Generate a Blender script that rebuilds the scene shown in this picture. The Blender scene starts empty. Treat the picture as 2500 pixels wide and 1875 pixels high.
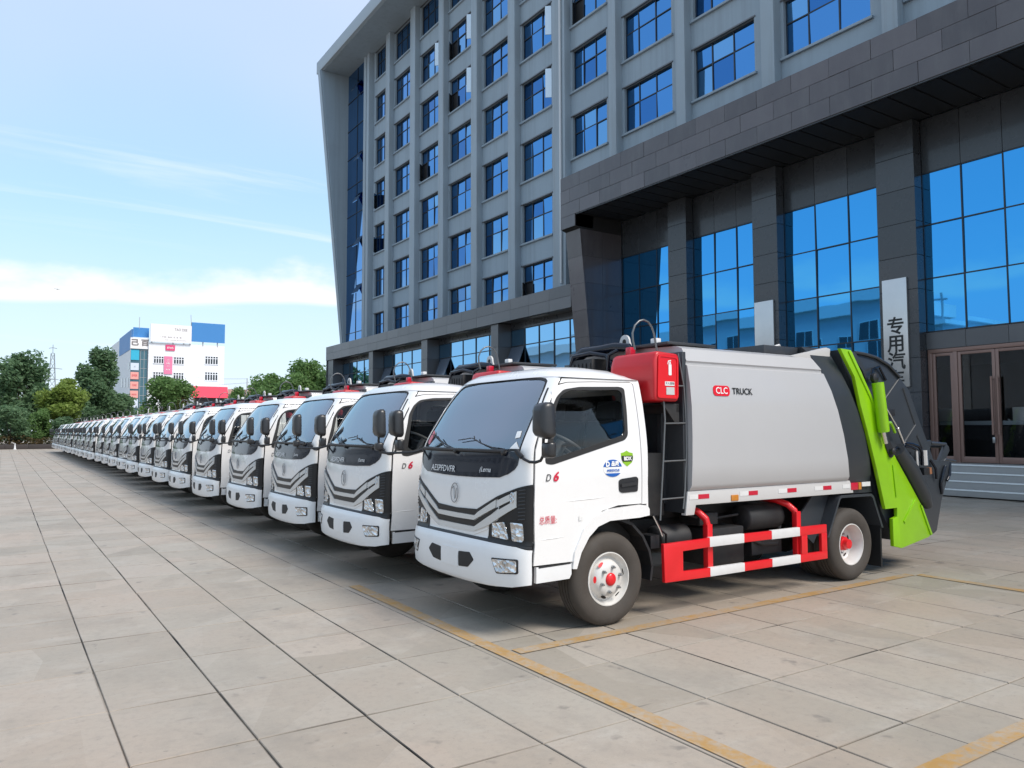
import bpy, bmesh, math, random
from mathutils import Vector, Matrix

random.seed(7)
R = math.radians
scene = bpy.context.scene
COL = scene.collection

# ------------------------------------------------------------------ camera
cam_data = bpy.data.cameras.new('camera')
cam = bpy.data.objects.new('camera', cam_data)
COL.objects.link(cam)
yaw, pitch, roll = R(56.54092), R(3.46834), R(-0.13345)
f_ = Vector((math.cos(yaw) * math.cos(pitch), math.sin(yaw) * math.cos(pitch), math.sin(pitch)))
r_ = Vector((math.sin(yaw), -math.cos(yaw), 0))
u_ = r_.cross(f_)
r2 = r_ * math.cos(roll) + u_ * math.sin(roll)
u2 = -r_ * math.sin(roll) + u_ * math.cos(roll)
m3 = Matrix((r2, u2, -f_)).transposed()
cam.matrix_world = Matrix.Translation((0, 0, 1.55)) @ m3.to_4x4()
cam_data.sensor_width = 36.0
cam_data.lens = 36.0 * 1879.1 / 2500.0
cam_data.clip_start = 0.05
cam_data.clip_end = 3000.0
scene.camera = cam

# ------------------------------------------------------------------ light
SUN = Vector((0.26, -0.62, 0.80)).normalized()
world = bpy.data.worlds.new('World')
scene.world = world
world.use_nodes = True
wt = world.node_tree
wt.nodes.clear()


def N(tree, kind, **kw):
    n = tree.nodes.new(kind)
    for k, v in kw.items():
        setattr(n, k, v)
    return n


def L(tree, a, b):
    tree.links.new(a, b)


def build_world():
    t = wt
    out = N(t, 'ShaderNodeOutputWorld')
    bg = N(t, 'ShaderNodeBackground')
    bg.inputs['Strength'].default_value = 0.115
    L(t, bg.outputs[0], out.inputs[0])
    sky = N(t, 'ShaderNodeTexSky', sky_type='NISHITA', sun_disc=False)
    sky.sun_elevation = math.asin(SUN.z)
    sky.sun_rotation = math.atan2(SUN.x, SUN.y)
    sky.air_density = 1.0
    sky.dust_density = 0.6
    sky.ozone_density = 1.6
    sky.altitude = 50
    tc = N(t, 'ShaderNodeTexCoord')
    sep = N(t, 'ShaderNodeSeparateXYZ')
    L(t, tc.outputs['Generated'], sep.inputs[0])

    def math_(op, a, b=None, c=None, clamp=False):
        m = N(t, 'ShaderNodeMath', operation=op, use_clamp=clamp)
        for i, v in enumerate((a, b, c)):
            if v is None:
                continue
            if isinstance(v, (int, float)):
                m.inputs[i].default_value = v
            else:
                L(t, v, m.inputs[i])
        return m.outputs[0]

    def smooth(x, lo, hi):
        mr = N(t, 'ShaderNodeMapRange', interpolation_type='SMOOTHSTEP')
        L(t, x, mr.inputs[0])
        mr.inputs[1].default_value = lo
        mr.inputs[2].default_value = hi
        return mr.outputs[0]

    z = math_('MAXIMUM', sep.outputs[2], 0.0)
    # a flat cloud deck seen in perspective
    den = math_('ADD', z, 0.09)
    px = math_('DIVIDE', sep.outputs[0], den)
    py = math_('DIVIDE', sep.outputs[1], den)
    comb = N(t, 'ShaderNodeCombineXYZ')
    L(t, px, comb.inputs[0])
    L(t, py, comb.inputs[1])

    def noise(vec, scale, detail, rough=.5, dist=0.0, stretch=(1, 1, 1), rot=0.0, loc=(0, 0, 0)):
        mp = N(t, 'ShaderNodeMapping')
        mp.inputs['Scale'].default_value = stretch
        mp.inputs['Rotation'].default_value = (0, 0, rot)
        mp.inputs['Location'].default_value = loc
        L(t, vec, mp.inputs[0])
        nz = N(t, 'ShaderNodeTexNoise')
        nz.inputs['Scale'].default_value = scale
        nz.inputs['Detail'].default_value = detail
        nz.inputs['Roughness'].default_value = rough
        nz.inputs['Distortion'].default_value = dist
        L(t, mp.outputs[0], nz.inputs[0])
        return nz.outputs[0]

    soft = noise(comb.outputs[0], 0.34, 4, .5, .4, (1, .55, 1), R(25), (3.1, 1.7, 0))
    soft = smooth(soft, .36, .62)
    high = smooth(z, .20, .42)
    veil = math_('MULTIPLY', soft, math_('MULTIPLY_ADD', high, .42, .25))
    wisp = noise(comb.outputs[0], 1.1, 6, .62, 1.2, (.25, 1.5, 1), R(20), (0.4, 5.2, 0))
    wisp = smooth(wisp, .555, .76)
    wisp = math_('MULTIPLY', wisp, .60)
    # the long bright bank low in the sky, its lower edge crisp
    wob = noise(tc.outputs['Generated'], 2.3, 3, .45, 0, (1, 1, .6), 0, (0.8, .3, 0))
    wob2 = noise(tc.outputs['Generated'], 9.0, 5, .6, 0, (1, 1, 2.2), 0, (0, 0, 0))
    zz = math_('ADD', z, math_('MULTIPLY_ADD', wob, .07, -.035))
    lower = smooth(zz, .147, .1565)
    upper = math_('SUBTRACT', 1.0, smooth(math_('ADD', zz, math_('MULTIPLY_ADD', wob2, .10, -.05)), .152, .198))
    bank = math_('MULTIPLY', lower, upper)
    bank = math_('MULTIPLY', bank, .93)
    # pale haze under the bank
    hz = math_('SUBTRACT', 1.0, smooth(zz, .0, .30))
    haze = math_('MULTIPLY_ADD', hz, .72, 0.0)

    def mixc(fac, a, b):
        mx = N(t, 'ShaderNodeMix', data_type='RGBA', clamp_factor=True)
        if isinstance(fac, (int, float)):
            mx.inputs[0].default_value = fac
        else:
            L(t, fac, mx.inputs[0])
        for i, v in ((6, a), (7, b)):
            if isinstance(v, tuple):
                mx.inputs[i].default_value = v + (1,)
            else:
                L(t, v, mx.inputs[i])
        return mx.outputs[2]

    # the photograph's blue is paler and more cyan than clear air: thin veil over all of it
    c = mixc(.55, sky.outputs[0], (3.0, 4.75, 5.5))
    c = mixc(haze, c, (4.2, 4.7, 5.4))
    c = mixc(math_('MULTIPLY', high, .30), c, (3.1, 3.75, 5.3))
    c = mixc(veil, c, (3.9, 4.15, 5.5))
    c = mixc(wisp, c, (4.6, 5.1, 5.6))
    c = mixc(bank, c, (5.5, 5.55, 5.6))
    L(t, c, bg.inputs['Color'])


build_world()
sun_data = bpy.data.lights.new('sun', 'SUN')
sun_data.energy = 2.2
sun_data.angle = R(24)
sun_data.color = (1.0, 0.94, 0.86)
sun = bpy.data.objects.new('sun', sun_data)
COL.objects.link(sun)
sun.rotation_euler = SUN.to_track_quat('Z', 'Y').to_euler()
sun.location = (0, -30, 60)

vs = scene.view_settings
scene.display_settings.display_device = 'sRGB'
vs.view_transform = 'Standard'
vs.look = 'None'
vs.exposure = 0.82
vs.gamma = 1.0
vs.use_curve_mapping = False
scene.render.engine = 'CYCLES'
cy = scene.cycles
cy.max_bounces = 8
cy.transparent_max_bounces = 16
cy.glossy_bounces = 5
cy.diffuse_bounces = 4
cy.caustics_reflective = False
cy.caustics_refractive = False
cy.use_denoising = True

# ------------------------------------------------------------------ materials
M = {}


def bsdf_in(b, name, v):
    if name in b.inputs:
        b.inputs[name].default_value = v


def mat(name, col, rough=.5, metal=0.0, coat=0.0, var=0.0, vscale=6.0, bump=0.0, bscale=60.0, spec=.5, dirt=None, dscale=1.6):
    m = bpy.data.materials.new(name)
    m.use_nodes = True
    t = m.node_tree
    b = t.nodes['Principled BSDF']
    b.inputs['Base Color'].default_value = (*col, 1)
    b.inputs['Roughness'].default_value = rough
    b.inputs['Metallic'].default_value = metal
    bsdf_in(b, 'Coat Weight', coat)
    bsdf_in(b, 'Coat Roughness', .06)
    bsdf_in(b, 'Specular IOR Level', spec)
    geo = None
    if var or bump or dirt:
        tc = N(t, 'ShaderNodeTexCoord')
        geo = tc.outputs['Object']
    if var or dirt:
        nz = N(t, 'ShaderNodeTexNoise')
        nz.inputs['Scale'].default_value = vscale
        nz.inputs['Detail'].default_value = 6
        nz.inputs['Roughness'].default_value = .62
        L(t, geo, nz.inputs[0])
        mx = N(t, 'ShaderNodeMix', data_type='RGBA')
        mx.inputs[6].default_value = (*[c * (1 - var) for c in col], 1)
        mx.inputs[7].default_value = (*[min(1, c * (1 + var)) for c in col], 1)
        L(t, nz.outputs[0], mx.inputs[0])
        outc = mx.outputs[2]
        if dirt:
            n2 = N(t, 'ShaderNodeTexNoise')
            n2.inputs['Scale'].default_value = dscale
            n2.inputs['Detail'].default_value = 8
            n2.inputs['Roughness'].default_value = .7
            L(t, geo, n2.inputs[0])
            mr = N(t, 'ShaderNodeMapRange')
            mr.inputs[1].default_value = .45
            mr.inputs[2].default_value = .8
            mr.inputs[4].default_value = dirt[3]
            L(t, n2.outputs[0], mr.inputs[0])
            m2 = N(t, 'ShaderNodeMix', data_type='RGBA')
            L(t, mr.outputs[0], m2.inputs[0])
            L(t, outc, m2.inputs[6])
            m2.inputs[7].default_value = (*dirt[:3], 1)
            outc = m2.outputs[2]
        L(t, outc, b.inputs['Base Color'])
        mr2 = N(t, 'ShaderNodeMapRange')
        mr2.inputs[3].default_value = max(.02, rough - .07)
        mr2.inputs[4].default_value = min(1, rough + .07)
        L(t, nz.outputs[0], mr2.inputs[0])
        L(t, mr2.outputs[0], b.inputs['Roughness'])
    if bump:
        nb = N(t, 'ShaderNodeTexNoise')
        nb.inputs['Scale'].default_value = bscale
        nb.inputs['Detail'].default_value = 4
        L(t, geo, nb.inputs[0])
        bp = N(t, 'ShaderNodeBump')
        bp.inputs['Strength'].default_value = bump
        bp.inputs['Distance'].default_value = .01
        L(t, nb.outputs[0], bp.inputs['Height'])
        L(t, bp.outputs[0], b.inputs['Normal'])
    M[name] = m
    return m


def glass_mat(name, tint, refl_col=(1, 1, 1), ior=1.5, extra=0.0, rough=.0):
    """thin pane: tinted see-through mixed with a mirror by angle"""
    m = bpy.data.materials.new(name)
    m.use_nodes = True
    t = m.node_tree
    t.nodes.clear()
    out = N(t, 'ShaderNodeOutputMaterial')
    tr = N(t, 'ShaderNodeBsdfTransparent')
    tr.inputs[0].default_value = (*tint, 1)
    gl = N(t, 'ShaderNodeBsdfGlossy')
    gl.inputs['Color'].default_value = (*refl_col, 1)
    gl.inputs['Roughness'].default_value = rough
    fr = N(t, 'ShaderNodeFresnel')
    fr.inputs['IOR'].default_value = ior
    ad = N(t, 'ShaderNodeMath', operation='ADD', use_clamp=True)
    L(t, fr.outputs[0], ad.inputs[0])
    ad.inputs[1].default_value = extra
    mx = N(t, 'ShaderNodeMixShader')
    L(t, ad.outputs[0], mx.inputs[0])
    L(t, tr.outputs[0], mx.inputs[1])
    L(t, gl.outputs[0], mx.inputs[2])
    L(t, mx.outputs[0], out.inputs[0])
    M[name] = m
    return m


def mirror_glass(name, tint, base=(.01, .02, .035), rough=.015, wav=.04):
    """coated blue curtain wall glass: a tinted mirror with slight waviness"""
    m = bpy.data.materials.new(name)
    m.use_nodes = True
    t = m.node_tree
    b = t.nodes['Principled BSDF']
    b.inputs['Base Color'].default_value = (*tint, 1)
    b.inputs['Metallic'].default_value = 1.0
    b.inputs['Roughness'].default_value = rough
    bsdf_in(b, 'Coat Weight', .0)
    tc = N(t, 'ShaderNodeTexCoord')
    nz = N(t, 'ShaderNodeTexNoise')
    nz.inputs['Scale'].default_value = .8
    nz.inputs['Detail'].default_value = 1
    L(t, tc.outputs['Object'], nz.inputs[0])
    bp = N(t, 'ShaderNodeBump')
    bp.inputs['Strength'].default_value = wav
    bp.inputs['Distance'].default_value = .05
    L(t, nz.outputs[0], bp.inputs['Height'])
    L(t, bp.outputs[0], b.inputs['Normal'])
    M[name] = m
    return m


mat('white_paint', (.81, .795, .785), .26, coat=.7, var=.012, vscale=3, dirt=(.60, .575, .54, .14), dscale=3.5)
mat('bumper_white', (.79, .785, .785), .34, coat=.25, var=.02, dirt=(.55, .53, .50, .20), dscale=4)
mat('body_grey', (.475, .47, .475), .33, coat=.3, var=.03, vscale=2.5)
mat('rail_grey', (.56, .545, .535), .40, coat=.15, var=.03, vscale=3)
mat('dark_steel', (.030, .034, .040), .42, coat=.1, var=.12, vscale=4, dirt=(.10, .09, .08, .25))
mat('slate_steel', (.036, .041, .048), .40, coat=.1, var=.1, vscale=4)
mat('lime', (.27, .56, .004), .34, coat=.3, var=.05, vscale=4, dirt=(.10, .16, .01, .22), dscale=2.5)
mat('red_paint', (.72, .010, .016), .35, coat=.3, var=.04)
mat('red_box', (.52, .007, .014), .42, coat=.2, var=.05)
mat('reflector_red', (.55, .01, .035), .3, coat=.5)
mat('white_tape', (.72, .71, .70), .4, var=.04, vscale=9, dirt=(.45, .43, .42, .3), dscale=5)
mat('amber', (.55, .20, .02), .3, coat=.4)
mat('black_plastic', (.016, .016, .018), .48, var=.15)
mat('mirror_shell', (.022, .022, .024), .38, coat=.15, var=.1)
mat('black_gloss', (.007, .010, .018), .08, spec=.42)
mat('rubber', (.012, .012, .013), .62)
mat('tyre', (.058, .048, .040), .78, var=.25, vscale=9, bump=.25, bscale=120, dirt=(.10, .09, .08, .35), dscale=4)
mat('chrome', (.75, .75, .76), .16, metal=1.0)
mat('ladder_steel', (.17, .175, .18), .38, metal=.6)
mat('steel', (.42, .43, .44), .34, metal=1.0, var=.1)
mat('grille_silver', (.62, .615, .60), .32, metal=.15, coat=.3)
mat('emblem_metal', (.30, .30, .31), .3, metal=.7)
mat('grille_dark', (.014, .0135, .014), .42, spec=.35)
mat('lens', (.90, .90, .91), .08, metal=.80, coat=1.0)


def facet(m, scale, strength):
    t = M[m].node_tree
    b = t.nodes['Principled BSDF']
    tc = N(t, 'ShaderNodeTexCoord')
    vo = N(t, 'ShaderNodeTexVoronoi', feature='F1')
    vo.inputs['Scale'].default_value = scale
    L(t, tc.outputs['Object'], vo.inputs[0])
    bp = N(t, 'ShaderNodeBump')
    bp.inputs['Strength'].default_value = strength
    bp.inputs['Distance'].default_value = .03
    L(t, vo.outputs['Distance'], bp.inputs['Height'])
    L(t, bp.outputs[0], b.inputs['Normal'])
    mr = N(t, 'ShaderNodeMapRange')
    mr.inputs[1].default_value = 0
    mr.inputs[2].default_value = 1
    mr.inputs[3].default_value = .45
    mr.inputs[4].default_value = .95
    sp = N(t, 'ShaderNodeSeparateColor')
    L(t, vo.outputs['Color'], sp.inputs[0])
    L(t, sp.outputs[0], mr.inputs[0])
    cb = N(t, 'ShaderNodeCombineColor')
    for k in range(3):
        L(t, mr.outputs[0], cb.inputs[k])
    L(t, cb.outputs[0], b.inputs['Base Color'])


facet('lens', 26, .8)
mat('rim_white', (.68, .66, .63), .36, coat=.2, var=.06, dirt=(.36, .30, .24, .35), dscale=5)
mat('cab_interior', (.085, .085, .09), .75)
mat('rim_lip', (.80, .79, .78), .3, coat=.3)
mat('seat_fabric', (.040, .040, .043), .85, var=.2, vscale=12)
mat('headliner', (.36, .35, .34), .85)
mat('paper', (.80, .80, .80), .7)
mat('decal_white', (.82, .82, .82), .5)
mat('decal_black', (.014, .014, .014), .5)
mat('decal_red', (.58, .010, .045), .45)
mat('decal_blue', (.010, .105, .42), .4)
mat('decal_lime', (.25, .48, .02), .4)
mat('decal_pink', (.62, .20, .24), .6)
mat('undercarriage', (.018, .018, .019), .6, var=.3, vscale=8, dirt=(.06, .05, .045, .4), dscale=6)
glass_mat('windscreen', (.88, .92, .96), (.82, .92, 1.0), 1.6, .27)
glass_mat('cab_glass', (.90, .91, .90), (.95, .97, 1.0), 1.32, .0)
glass_mat('door_glass', (.85, .85, .85), (.8, .85, .9), 1.40, .0)
mat('facade', (.300, .370, .430), .72, var=.06, vscale=.8, bump=.05, bscale=30, dirt=(.235, .28, .32, .45), dscale=.30)
mat('pilaster', (.335, .405, .465), .70, var=.05, vscale=.7, dirt=(.27, .295, .315, .45), dscale=.35)
mat('granite', (.092, .080, .086), .30, var=.16, vscale=2.2, coat=.25, dirt=(.125, .115, .115, .35), dscale=.5)
mat('granite_pod', (.100, .102, .110), .36, var=.12, vscale=2.0, coat=.15, dirt=(.15, .145, .145, .35), dscale=.5)
mat('granite_dark', (.045, .050, .058), .28, var=.14, vscale=2.2, coat=.25)
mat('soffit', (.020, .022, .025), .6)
mat('roof_trim', (.345, .405, .455), .6, var=.05, vscale=.6)
mat('frame_dark', (.020, .026, .036), .4)
mat('pipe_white', (.62, .64, .66), .45)
mat('joint', (.020, .020, .021), .9)
mirror_glass('facade_glass', (.085, .27, .57), wav=.04)
mirror_glass('blind_glass', (.15, .36, .62), wav=.04, rough=.06)
mirror_glass('deep_glass', (.045, .17, .42), wav=.05)
mirror_glass('lobby_glass', (.060, .335, .70), wav=.035)
mat('door_bronze', (.27, .165, .135), .38, metal=.25, var=.1, vscale=3)
mat('sign_steel', (.62, .61, .60), .30, metal=.75, var=.12, vscale=2.0)
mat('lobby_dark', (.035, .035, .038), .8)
mat('lobby_counter', (.50, .58, .64), .5)
mat('chair_white', (.75, .75, .75), .5)
mat('step_stone', (.33, .318, .305), .6, var=.12, vscale=3)
mat('step_edge', (.80, .80, .79), .5, var=.08)
mat('wall_white', (.78, .79, .82), .7, var=.03, vscale=.4)
mat('panel_blue', (.045, .21, .50), .5, var=.03, vscale=.3)
mat('panel_white', (.80, .77, .77), .55)
mat('awning_red', (.70, .012, .060), .6)
mat('banner_pink', (.72, .20, .34), .6)
mat('sign_pink', (.68, .05, .17), .5)
mat('glass_teal', (.10, .20, .24), .12, metal=.5)
mat('ad_cyan', (.03, .40, .58), .5)
mat('ad_pale', (.60, .66, .75), .5)
mat('ad_coral', (.75, .34, .30), .5)
mat('shop_dark', (.03, .028, .03), .5)
mat('brick_pink', (.42, .26, .22), .8, var=.12, vscale=3)
mat('letter_grey', (.20, .18, .18), .6)
mat('window_dark', (.03, .034, .04), .15, coat=.4)
mat('pole_grey', (.35, .36, .37), .5)
mat('lattice', (.24, .27, .29), .6)
mat('bed_stone', (.045, .036, .034), .75, var=.2, vscale=2)
mat('soil', (.035, .026, .022), .9, var=.3, vscale=3)
mat('bark', (.085, .065, .05), .9, var=.3, vscale=5)
mat('cone_white', (.7, .7, .7), .6)
mat('factory_wall', (.52, .56, .60), .75, var=.05, vscale=.6)
mat('factory_trim', (.70, .72, .74), .7)
mat('factory_roof', (.10, .16, .26), .6)


def leaf_mat(name, c1, c2):
    m = bpy.data.materials.new(name)
    m.use_nodes = True
    t = m.node_tree
    b = t.nodes['Principled BSDF']
    b.inputs['Roughness'].default_value = .55
    bsdf_in(b, 'Specular IOR Level', .3)
    g = N(t, 'ShaderNodeTexCoord')
    wn = N(t, 'ShaderNodeTexNoise')
    wn.inputs['Scale'].default_value = 1.1
    wn.inputs['Detail'].default_value = 5
    wn.inputs['Roughness'].default_value = .75
    L(t, g.outputs['Object'], wn.inputs[0])
    mr = N(t, 'ShaderNodeMapRange')
    mr.inputs[1].default_value = .32
    mr.inputs[2].default_value = .68
    L(t, wn.outputs[0], mr.inputs[0])
    mx = N(t, 'ShaderNodeMix', data_type='RGBA')
    mx.inputs[6].default_value = (*c1, 1)
    mx.inputs[7].default_value = (*c2, 1)
    L(t, mr.outputs[0], mx.inputs[0])
    L(t, mx.outputs[2], b.inputs['Base Color'])
    tl = N(t, 'ShaderNodeBsdfTranslucent')
    L(t, mx.outputs[2], tl.inputs[0])
    ms = N(t, 'ShaderNodeMixShader')
    ms.inputs[0].default_value = .50
    out = [n for n in t.nodes if n.type == 'OUTPUT_MATERIAL'][0]
    L(t, b.outputs[0], ms.inputs[1])
    L(t, tl.outputs[0], ms.inputs[2])
    L(t, ms.outputs[0], out.inputs[0])
    M[name] = m


def object_tone(m, lo, hi):
    t = M[m].node_tree
    b = t.nodes['Principled BSDF']
    src = b.inputs['Base Color'].links[0].from_socket
    oi = N(t, 'ShaderNodeObjectInfo')
    mr = N(t, 'ShaderNodeMapRange')
    mr.inputs[3].default_value = lo
    mr.inputs[4].default_value = hi
    L(t, oi.outputs['Random'], mr.inputs[0])
    vm = N(t, 'ShaderNodeVectorMath', operation='SCALE')
    L(t, src, vm.inputs[0])
    L(t, mr.outputs[0], vm.inputs['Scale'])
    L(t, vm.outputs[0], b.inputs['Base Color'])


object_tone('granite', .78, 1.22)
object_tone('granite_pod', .86, 1.14)
object_tone('granite_dark', .8, 1.25)

leaf_mat('leaf_dark', (.100, .180, .088), (.185, .290, .150))
leaf_mat('leaf_mid', (.105, .195, .060), (.190, .310, .105))
leaf_mat('leaf_lime', (.170, .250, .055), (.300, .385, .090))
leaf_mat('leaf_rust', (.05, .075, .025), (.15, .085, .04))


def streaks(m, col, amount, sx=1.6, sz=.05):
    """thin vertical rain marks"""
    t = M[m].node_tree
    b = t.nodes['Principled BSDF']
    src = b.inputs['Base Color'].links[0].from_socket
    g = N(t, 'ShaderNodeNewGeometry')
    mp = N(t, 'ShaderNodeMapping')
    mp.inputs['Scale'].default_value = (sx, sx, sz)
    L(t, g.outputs['Position'], mp.inputs[0])
    nz = N(t, 'ShaderNodeTexNoise')
    nz.inputs['Scale'].default_value = 1.8
    nz.inputs['Detail'].default_value = 6
    nz.inputs['Roughness'].default_value = .7
    L(t, mp.outputs[0], nz.inputs[0])
    mr = N(t, 'ShaderNodeMapRange')
    mr.inputs[1].default_value = .48
    mr.inputs[2].default_value = .72
    mr.inputs[4].default_value = amount
    L(t, nz.outputs[0], mr.inputs[0])
    mx = N(t, 'ShaderNodeMix', data_type='RGBA')
    L(t, mr.outputs[0], mx.inputs[0])
    L(t, src, mx.inputs[6])
    mx.inputs[7].default_value = (*col, 1)
    L(t, mx.outputs[2], b.inputs['Base Color'])


streaks('facade', (.205, .245, .28), .5)
streaks('pilaster', (.23, .25, .265), .5)
streaks('granite', (.135, .125, .125), .5, 1.2, .3)


def slab_mat(name='paving', worn=None):
    """grey-beige granite paving: tint per slab, stains, fine grain; worn=paint colour makes worn paint over it"""
    m = bpy.data.materials.new(name)
    m.use_nodes = True
    t = m.node_tree
    b = t.nodes['Principled BSDF']
    geo = N(t, 'ShaderNodeNewGeometry')

    def noise(scale, detail, rough=.6, st=(1, 1, 1)):
        mp = N(t, 'ShaderNodeMapping')
        mp.inputs['Scale'].default_value = st
        L(t, geo.outputs['Position'], mp.inputs[0])
        nz = N(t, 'ShaderNodeTexNoise')
        nz.inputs['Scale'].default_value = scale
        nz.inputs['Detail'].default_value = detail
        nz.inputs['Roughness'].default_value = rough
        L(t, mp.outputs[0], nz.inputs[0])
        return nz.outputs[0]

    def ramp(x, lo, hi, a=0., c=1.):
        mr = N(t, 'ShaderNodeMapRange')
        L(t, x, mr.inputs[0])
        mr.inputs[1].default_value = lo
        mr.inputs[2].default_value = hi
        mr.inputs[3].default_value = a
        mr.inputs[4].default_value = c
        return mr.outputs[0]

    def mixc(fac, a, c, blend='MIX'):
        mx = N(t, 'ShaderNodeMix', data_type='RGBA', blend_type=blend)
        if isinstance(fac, float):
            mx.inputs[0].default_value = fac
        else:
            L(t, fac, mx.inputs[0])
        for i, v in ((6, a), (7, c)):
            if isinstance(v, tuple):
                mx.inputs[i].default_value = v + (1,)
            else:
                L(t, v, mx.inputs[i])
        return mx.outputs[2]

    # one tint per slab from its grid cell
    sub = N(t, 'ShaderNodeVectorMath', operation='SUBTRACT')
    sub.inputs[1].default_value = (GX0, GY0, 0)
    L(t, geo.outputs['Position'], sub.inputs[0])
    div = N(t, 'ShaderNodeVectorMath', operation='DIVIDE')
    div.inputs[1].default_value = (GDX, GDY, 1000)
    L(t, sub.outputs[0], div.inputs[0])
    fl = N(t, 'ShaderNodeVectorMath', operation='FLOOR')
    L(t, div.outputs[0], fl.inputs[0])
    wn = N(t, 'ShaderNodeTexWhiteNoise', noise_dimensions='3D')
    L(t, fl.outputs[0], wn.inputs[0])
    base = mixc(wn.outputs[0], (.325, .284, .230), (.415, .370, .311))
    base = mixc(ramp(wn.outputs[0], .75, 1., 0, .45), base, (.41, .325, .26))
    big = noise(.35, 5, .6)
    base = mixc(ramp(big, .40, .64, 0, .75), base, (.40, .315, .245))
    st = noise(1.3, 7, .68, (1, .6, 1))
    base = mixc(ramp(st, .50, .76, 0, .60), base, (.215, .195, .17))
    pale = noise(2.1, 6, .66, (.5, 1.1, 1))
    base = mixc(ramp(pale, .54, .74, 0, .40), base, (.50, .465, .41))
    drip = noise(5.5, 3, .5)
    base = mixc(ramp(drip, .655, .74, 0, .6), base, (.15, .135, .12))
    scr = noise(3.0, 2, .5, (.28, 3.2, 1))
    base = mixc(ramp(scr, .735, .76, 0, .55), base, (.09, .082, .075))
    mid = noise(19, 6, .72)
    base = mixc(ramp(mid, .48, .72, 0, .38), base, (.235, .21, .18))
    grain = noise(140, 3, .7)
    base = mixc(ramp(grain, .35, .75, 0, .16), base, (.16, .148, .135))
    spot = noise(26, 2, .5)
    base = mixc(ramp(spot, .70, .76, 0, .5), base, (.13, .12, .11))
    if worn:
        w = noise(3.2, 7, .7)
        w2 = noise(22, 5, .7)
        ad = N(t, 'ShaderNodeMath', operation='ADD')
        L(t, w, ad.inputs[0])
        L(t, w2, ad.inputs[1])
        pc = mixc(ramp(w, .3, .7), worn, tuple(c * .8 for c in worn))
        base = mixc(ramp(ad.outputs[0], .84, 1.16, .14, .90), base, pc)
    L(t, base, b.inputs['Base Color'])
    L(t, ramp(st, .3, .7, .5, .68), b.inputs['Roughness'])
    bsdf_in(b, 'Specular IOR Level', .35)
    bp = N(t, 'ShaderNodeBump')
    bp.inputs['Strength'].default_value = .18
    bp.inputs['Distance'].default_value = .004
    L(t, grain, bp.inputs['Height'])
    L(t, bp.outputs[0], b.inputs['Normal'])
    M[name] = m


GX0, GY0, GDX, GDY = -0.044, -0.19, 0.5825, 0.845      # the paving grid
slab_mat('paving')
slab_mat('worn_yellow', (.48, .27, .075))
slab_mat('joint_dirt')
_t = M['joint_dirt'].node_tree
_b = _t.nodes['Principled BSDF']
_src = _b.inputs['Base Color'].links[0].from_socket
_n = N(_t, 'ShaderNodeTexNoise')
_n.inputs['Scale'].default_value = .9
_n.inputs['Detail'].default_value = 4
_g = N(_t, 'ShaderNodeNewGeometry')
L(_t, _g.outputs['Position'], _n.inputs[0])
_mr = N(_t, 'ShaderNodeMapRange')
_mr.inputs[1].default_value = .46
_mr.inputs[2].default_value = .70
_mr.inputs[3].default_value = .12
_mr.inputs[4].default_value = 1.0
L(_t, _n.outputs[0], _mr.inputs[0])
_m = N(_t, 'ShaderNodeMix', data_type='RGBA')
L(_t, _mr.outputs[0], _m.inputs[0])
L(_t, _src, _m.inputs[6])
_m.inputs[7].default_value = (.022, .020, .018, 1)
L(_t, _m.outputs[2], _b.inputs['Base Color'])

# ------------------------------------------------------------------ builders
ORG = Vector((0, 0, 0))


def set_org(v):
    global ORG
    ORG = Vector(v)


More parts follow.
